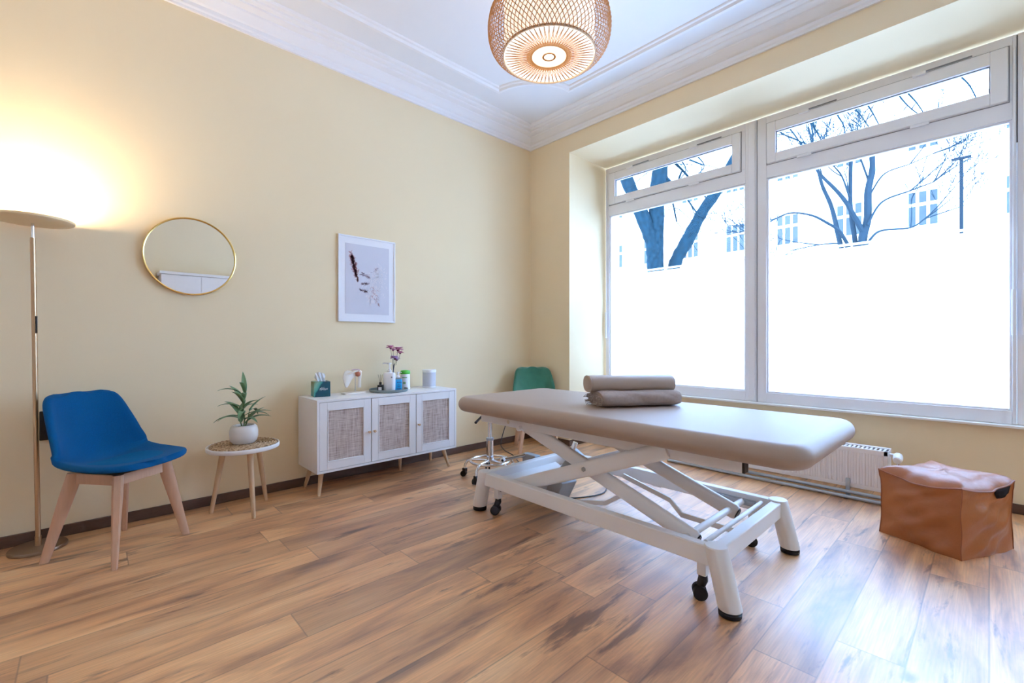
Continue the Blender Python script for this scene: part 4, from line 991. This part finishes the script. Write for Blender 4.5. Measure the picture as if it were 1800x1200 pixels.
fr_['kind'] = 'stuff'
bc = c0+Vector((.544, .839, 0))*.03+ex*(-.02)
bs = thing('bolster_cushion', 'taupe half-round bolster cushion on top of the rolled towel', 'bolster', (bc.x, bc.y, .7225+.0755), ang-R(2))
def bol(x, s):
    pts = []; n_ = 36
    for k in range(n_):
        a = 2*PI*k/n_; y = .078*math.copysign(abs(math.cos(a))**.85, math.cos(a))*s; z = .045+(.050 if math.sin(a) > 0 else .044)*math.copysign(abs(math.sin(a))**.8, math.sin(a))*s
        pts.append((x, y, z))
    return pts
mb = MB(); mb.loft([bol(x, s) for x, s in ((-.255, .88), (-.2515, .95), (-.246, .99), (-.235, 1), (.235, 1), (.246, .99), (.2515, .95), (.255, .88))])
mb.build('cover', M['leather_taupe'], bs)
for x in (-.250, .250): MB().tube(bol(x, .965), .0028, n=6, closed=True).build('piping', M['leather_taupe'], bs)

# ---------------------------------------------------------------- leather pouf
e1 = Vector((.112, .339, 0)); e2 = Vector((.376, -.175, 0))   # edges from near corner
near = Vector((3.189, .090, 0)); ctr = near+e1*.5+e2*.5
pf = thing('leather_pouf', 'cognac leather cube pouf with dark tag at the right of the room', 'pouf', (ctr.x, ctr.y, 0), math.atan2(e2.y, e2.x))
pw, pd, ph = .430, .372, .355
rp = random.Random(4)
def pz(a, b): return 0
def pouf_loop(z, f):
    base = []; n_ = 16
    cor = [(pw/2, pd/2), (-pw/2, pd/2), (-pw/2, -pd/2), (pw/2, -pd/2)]
    for i in range(4):
        x0, y0 = cor[i]; x1, y1 = cor[(i+1) % 4]
        for k in range(n_):
            t = k/n_; x, y = x0+(x1-x0)*t, y0+(y1-y0)*t
            nx, ny = (y1-y0), -(x1-x0); l = math.hypot(nx, ny); nx /= l; ny /= l
            nx, ny = -nx, -ny
            bul = math.sin(PI*t)
            b_ = (.020*math.sin(PI*min(1, f*1.05))+.006)*bul
            crease = .0070*math.sin(z*40+t*6+i*2)*bul+.0080*math.sin(z*34-t*9+i*1.7)*abs(math.cos(PI*t))*(0.3+bul)+.005*math.sin(z*75-t*17+i)*bul
            if nx*x+ny*y < 0: nx, ny = -nx, -ny
            pin = 1-(.030*math.sin(PI*f)) + (.010 if f > .9 else 0)
            base.append(((x*pin)+nx*(b_+crease), (y*pin)+ny*(b_+crease), z-(.030*math.sin(PI*t)*max(0, (f-.7)/.3) if f > .7 else 0)+(.0 if f > .1 else .0)))
    return base
mb = MB(); fs = [i/22 for i in range(23)]
loops = [pouf_loop(max(0, ph*f), f) for f in fs]
mb.loft(loops, True, True, False); mb.build('side_panel', M['tan'], pf, angle=60)
mb = MB(); topl = loops[-1]; L3 = []
for s_, dz in ((1.0, 0), (.985, .006), (.95, .016), (.88, .028), (.76, .038), (.60, .043), (.40, .044), (.2, .043), (.02, .042)):
    L3.append([(x*s_, y*s_, z*(s_**3)+(ph-.012)*(1-s_**3)+dz+.003*math.sin(x*s_*40+y*30)*(1-s_)) for x, y, z in topl])
mb.loft(L3, True, False, True); mb.build('top_panel', M['tan'], pf, angle=80)
pipe_ = [(x*1.004, y*1.004, z+.002) for x, y, z in topl]
MB().tube(pipe_, .0045, n=8, closed=True).build('top_piping', M['tan_pipe'], pf)
for q in (0, 16, 32, 48): MB().tube([(l[q][0]*1.004, l[q][1]*1.004, l[q][2]) for l in loops], .0025, n=6).build('seam', M['tan_pipe'], pf)
# dark tag sewn into the top seam of the near-right side
MB().grid([[(loops[f][k][0], loops[f][k][1]-.004, loops[f][k][2]) for k in range(41, 47)] for f in (22, 21, 20, 19)]).build('leather_tag', M['tag'], pf, solid=.003)
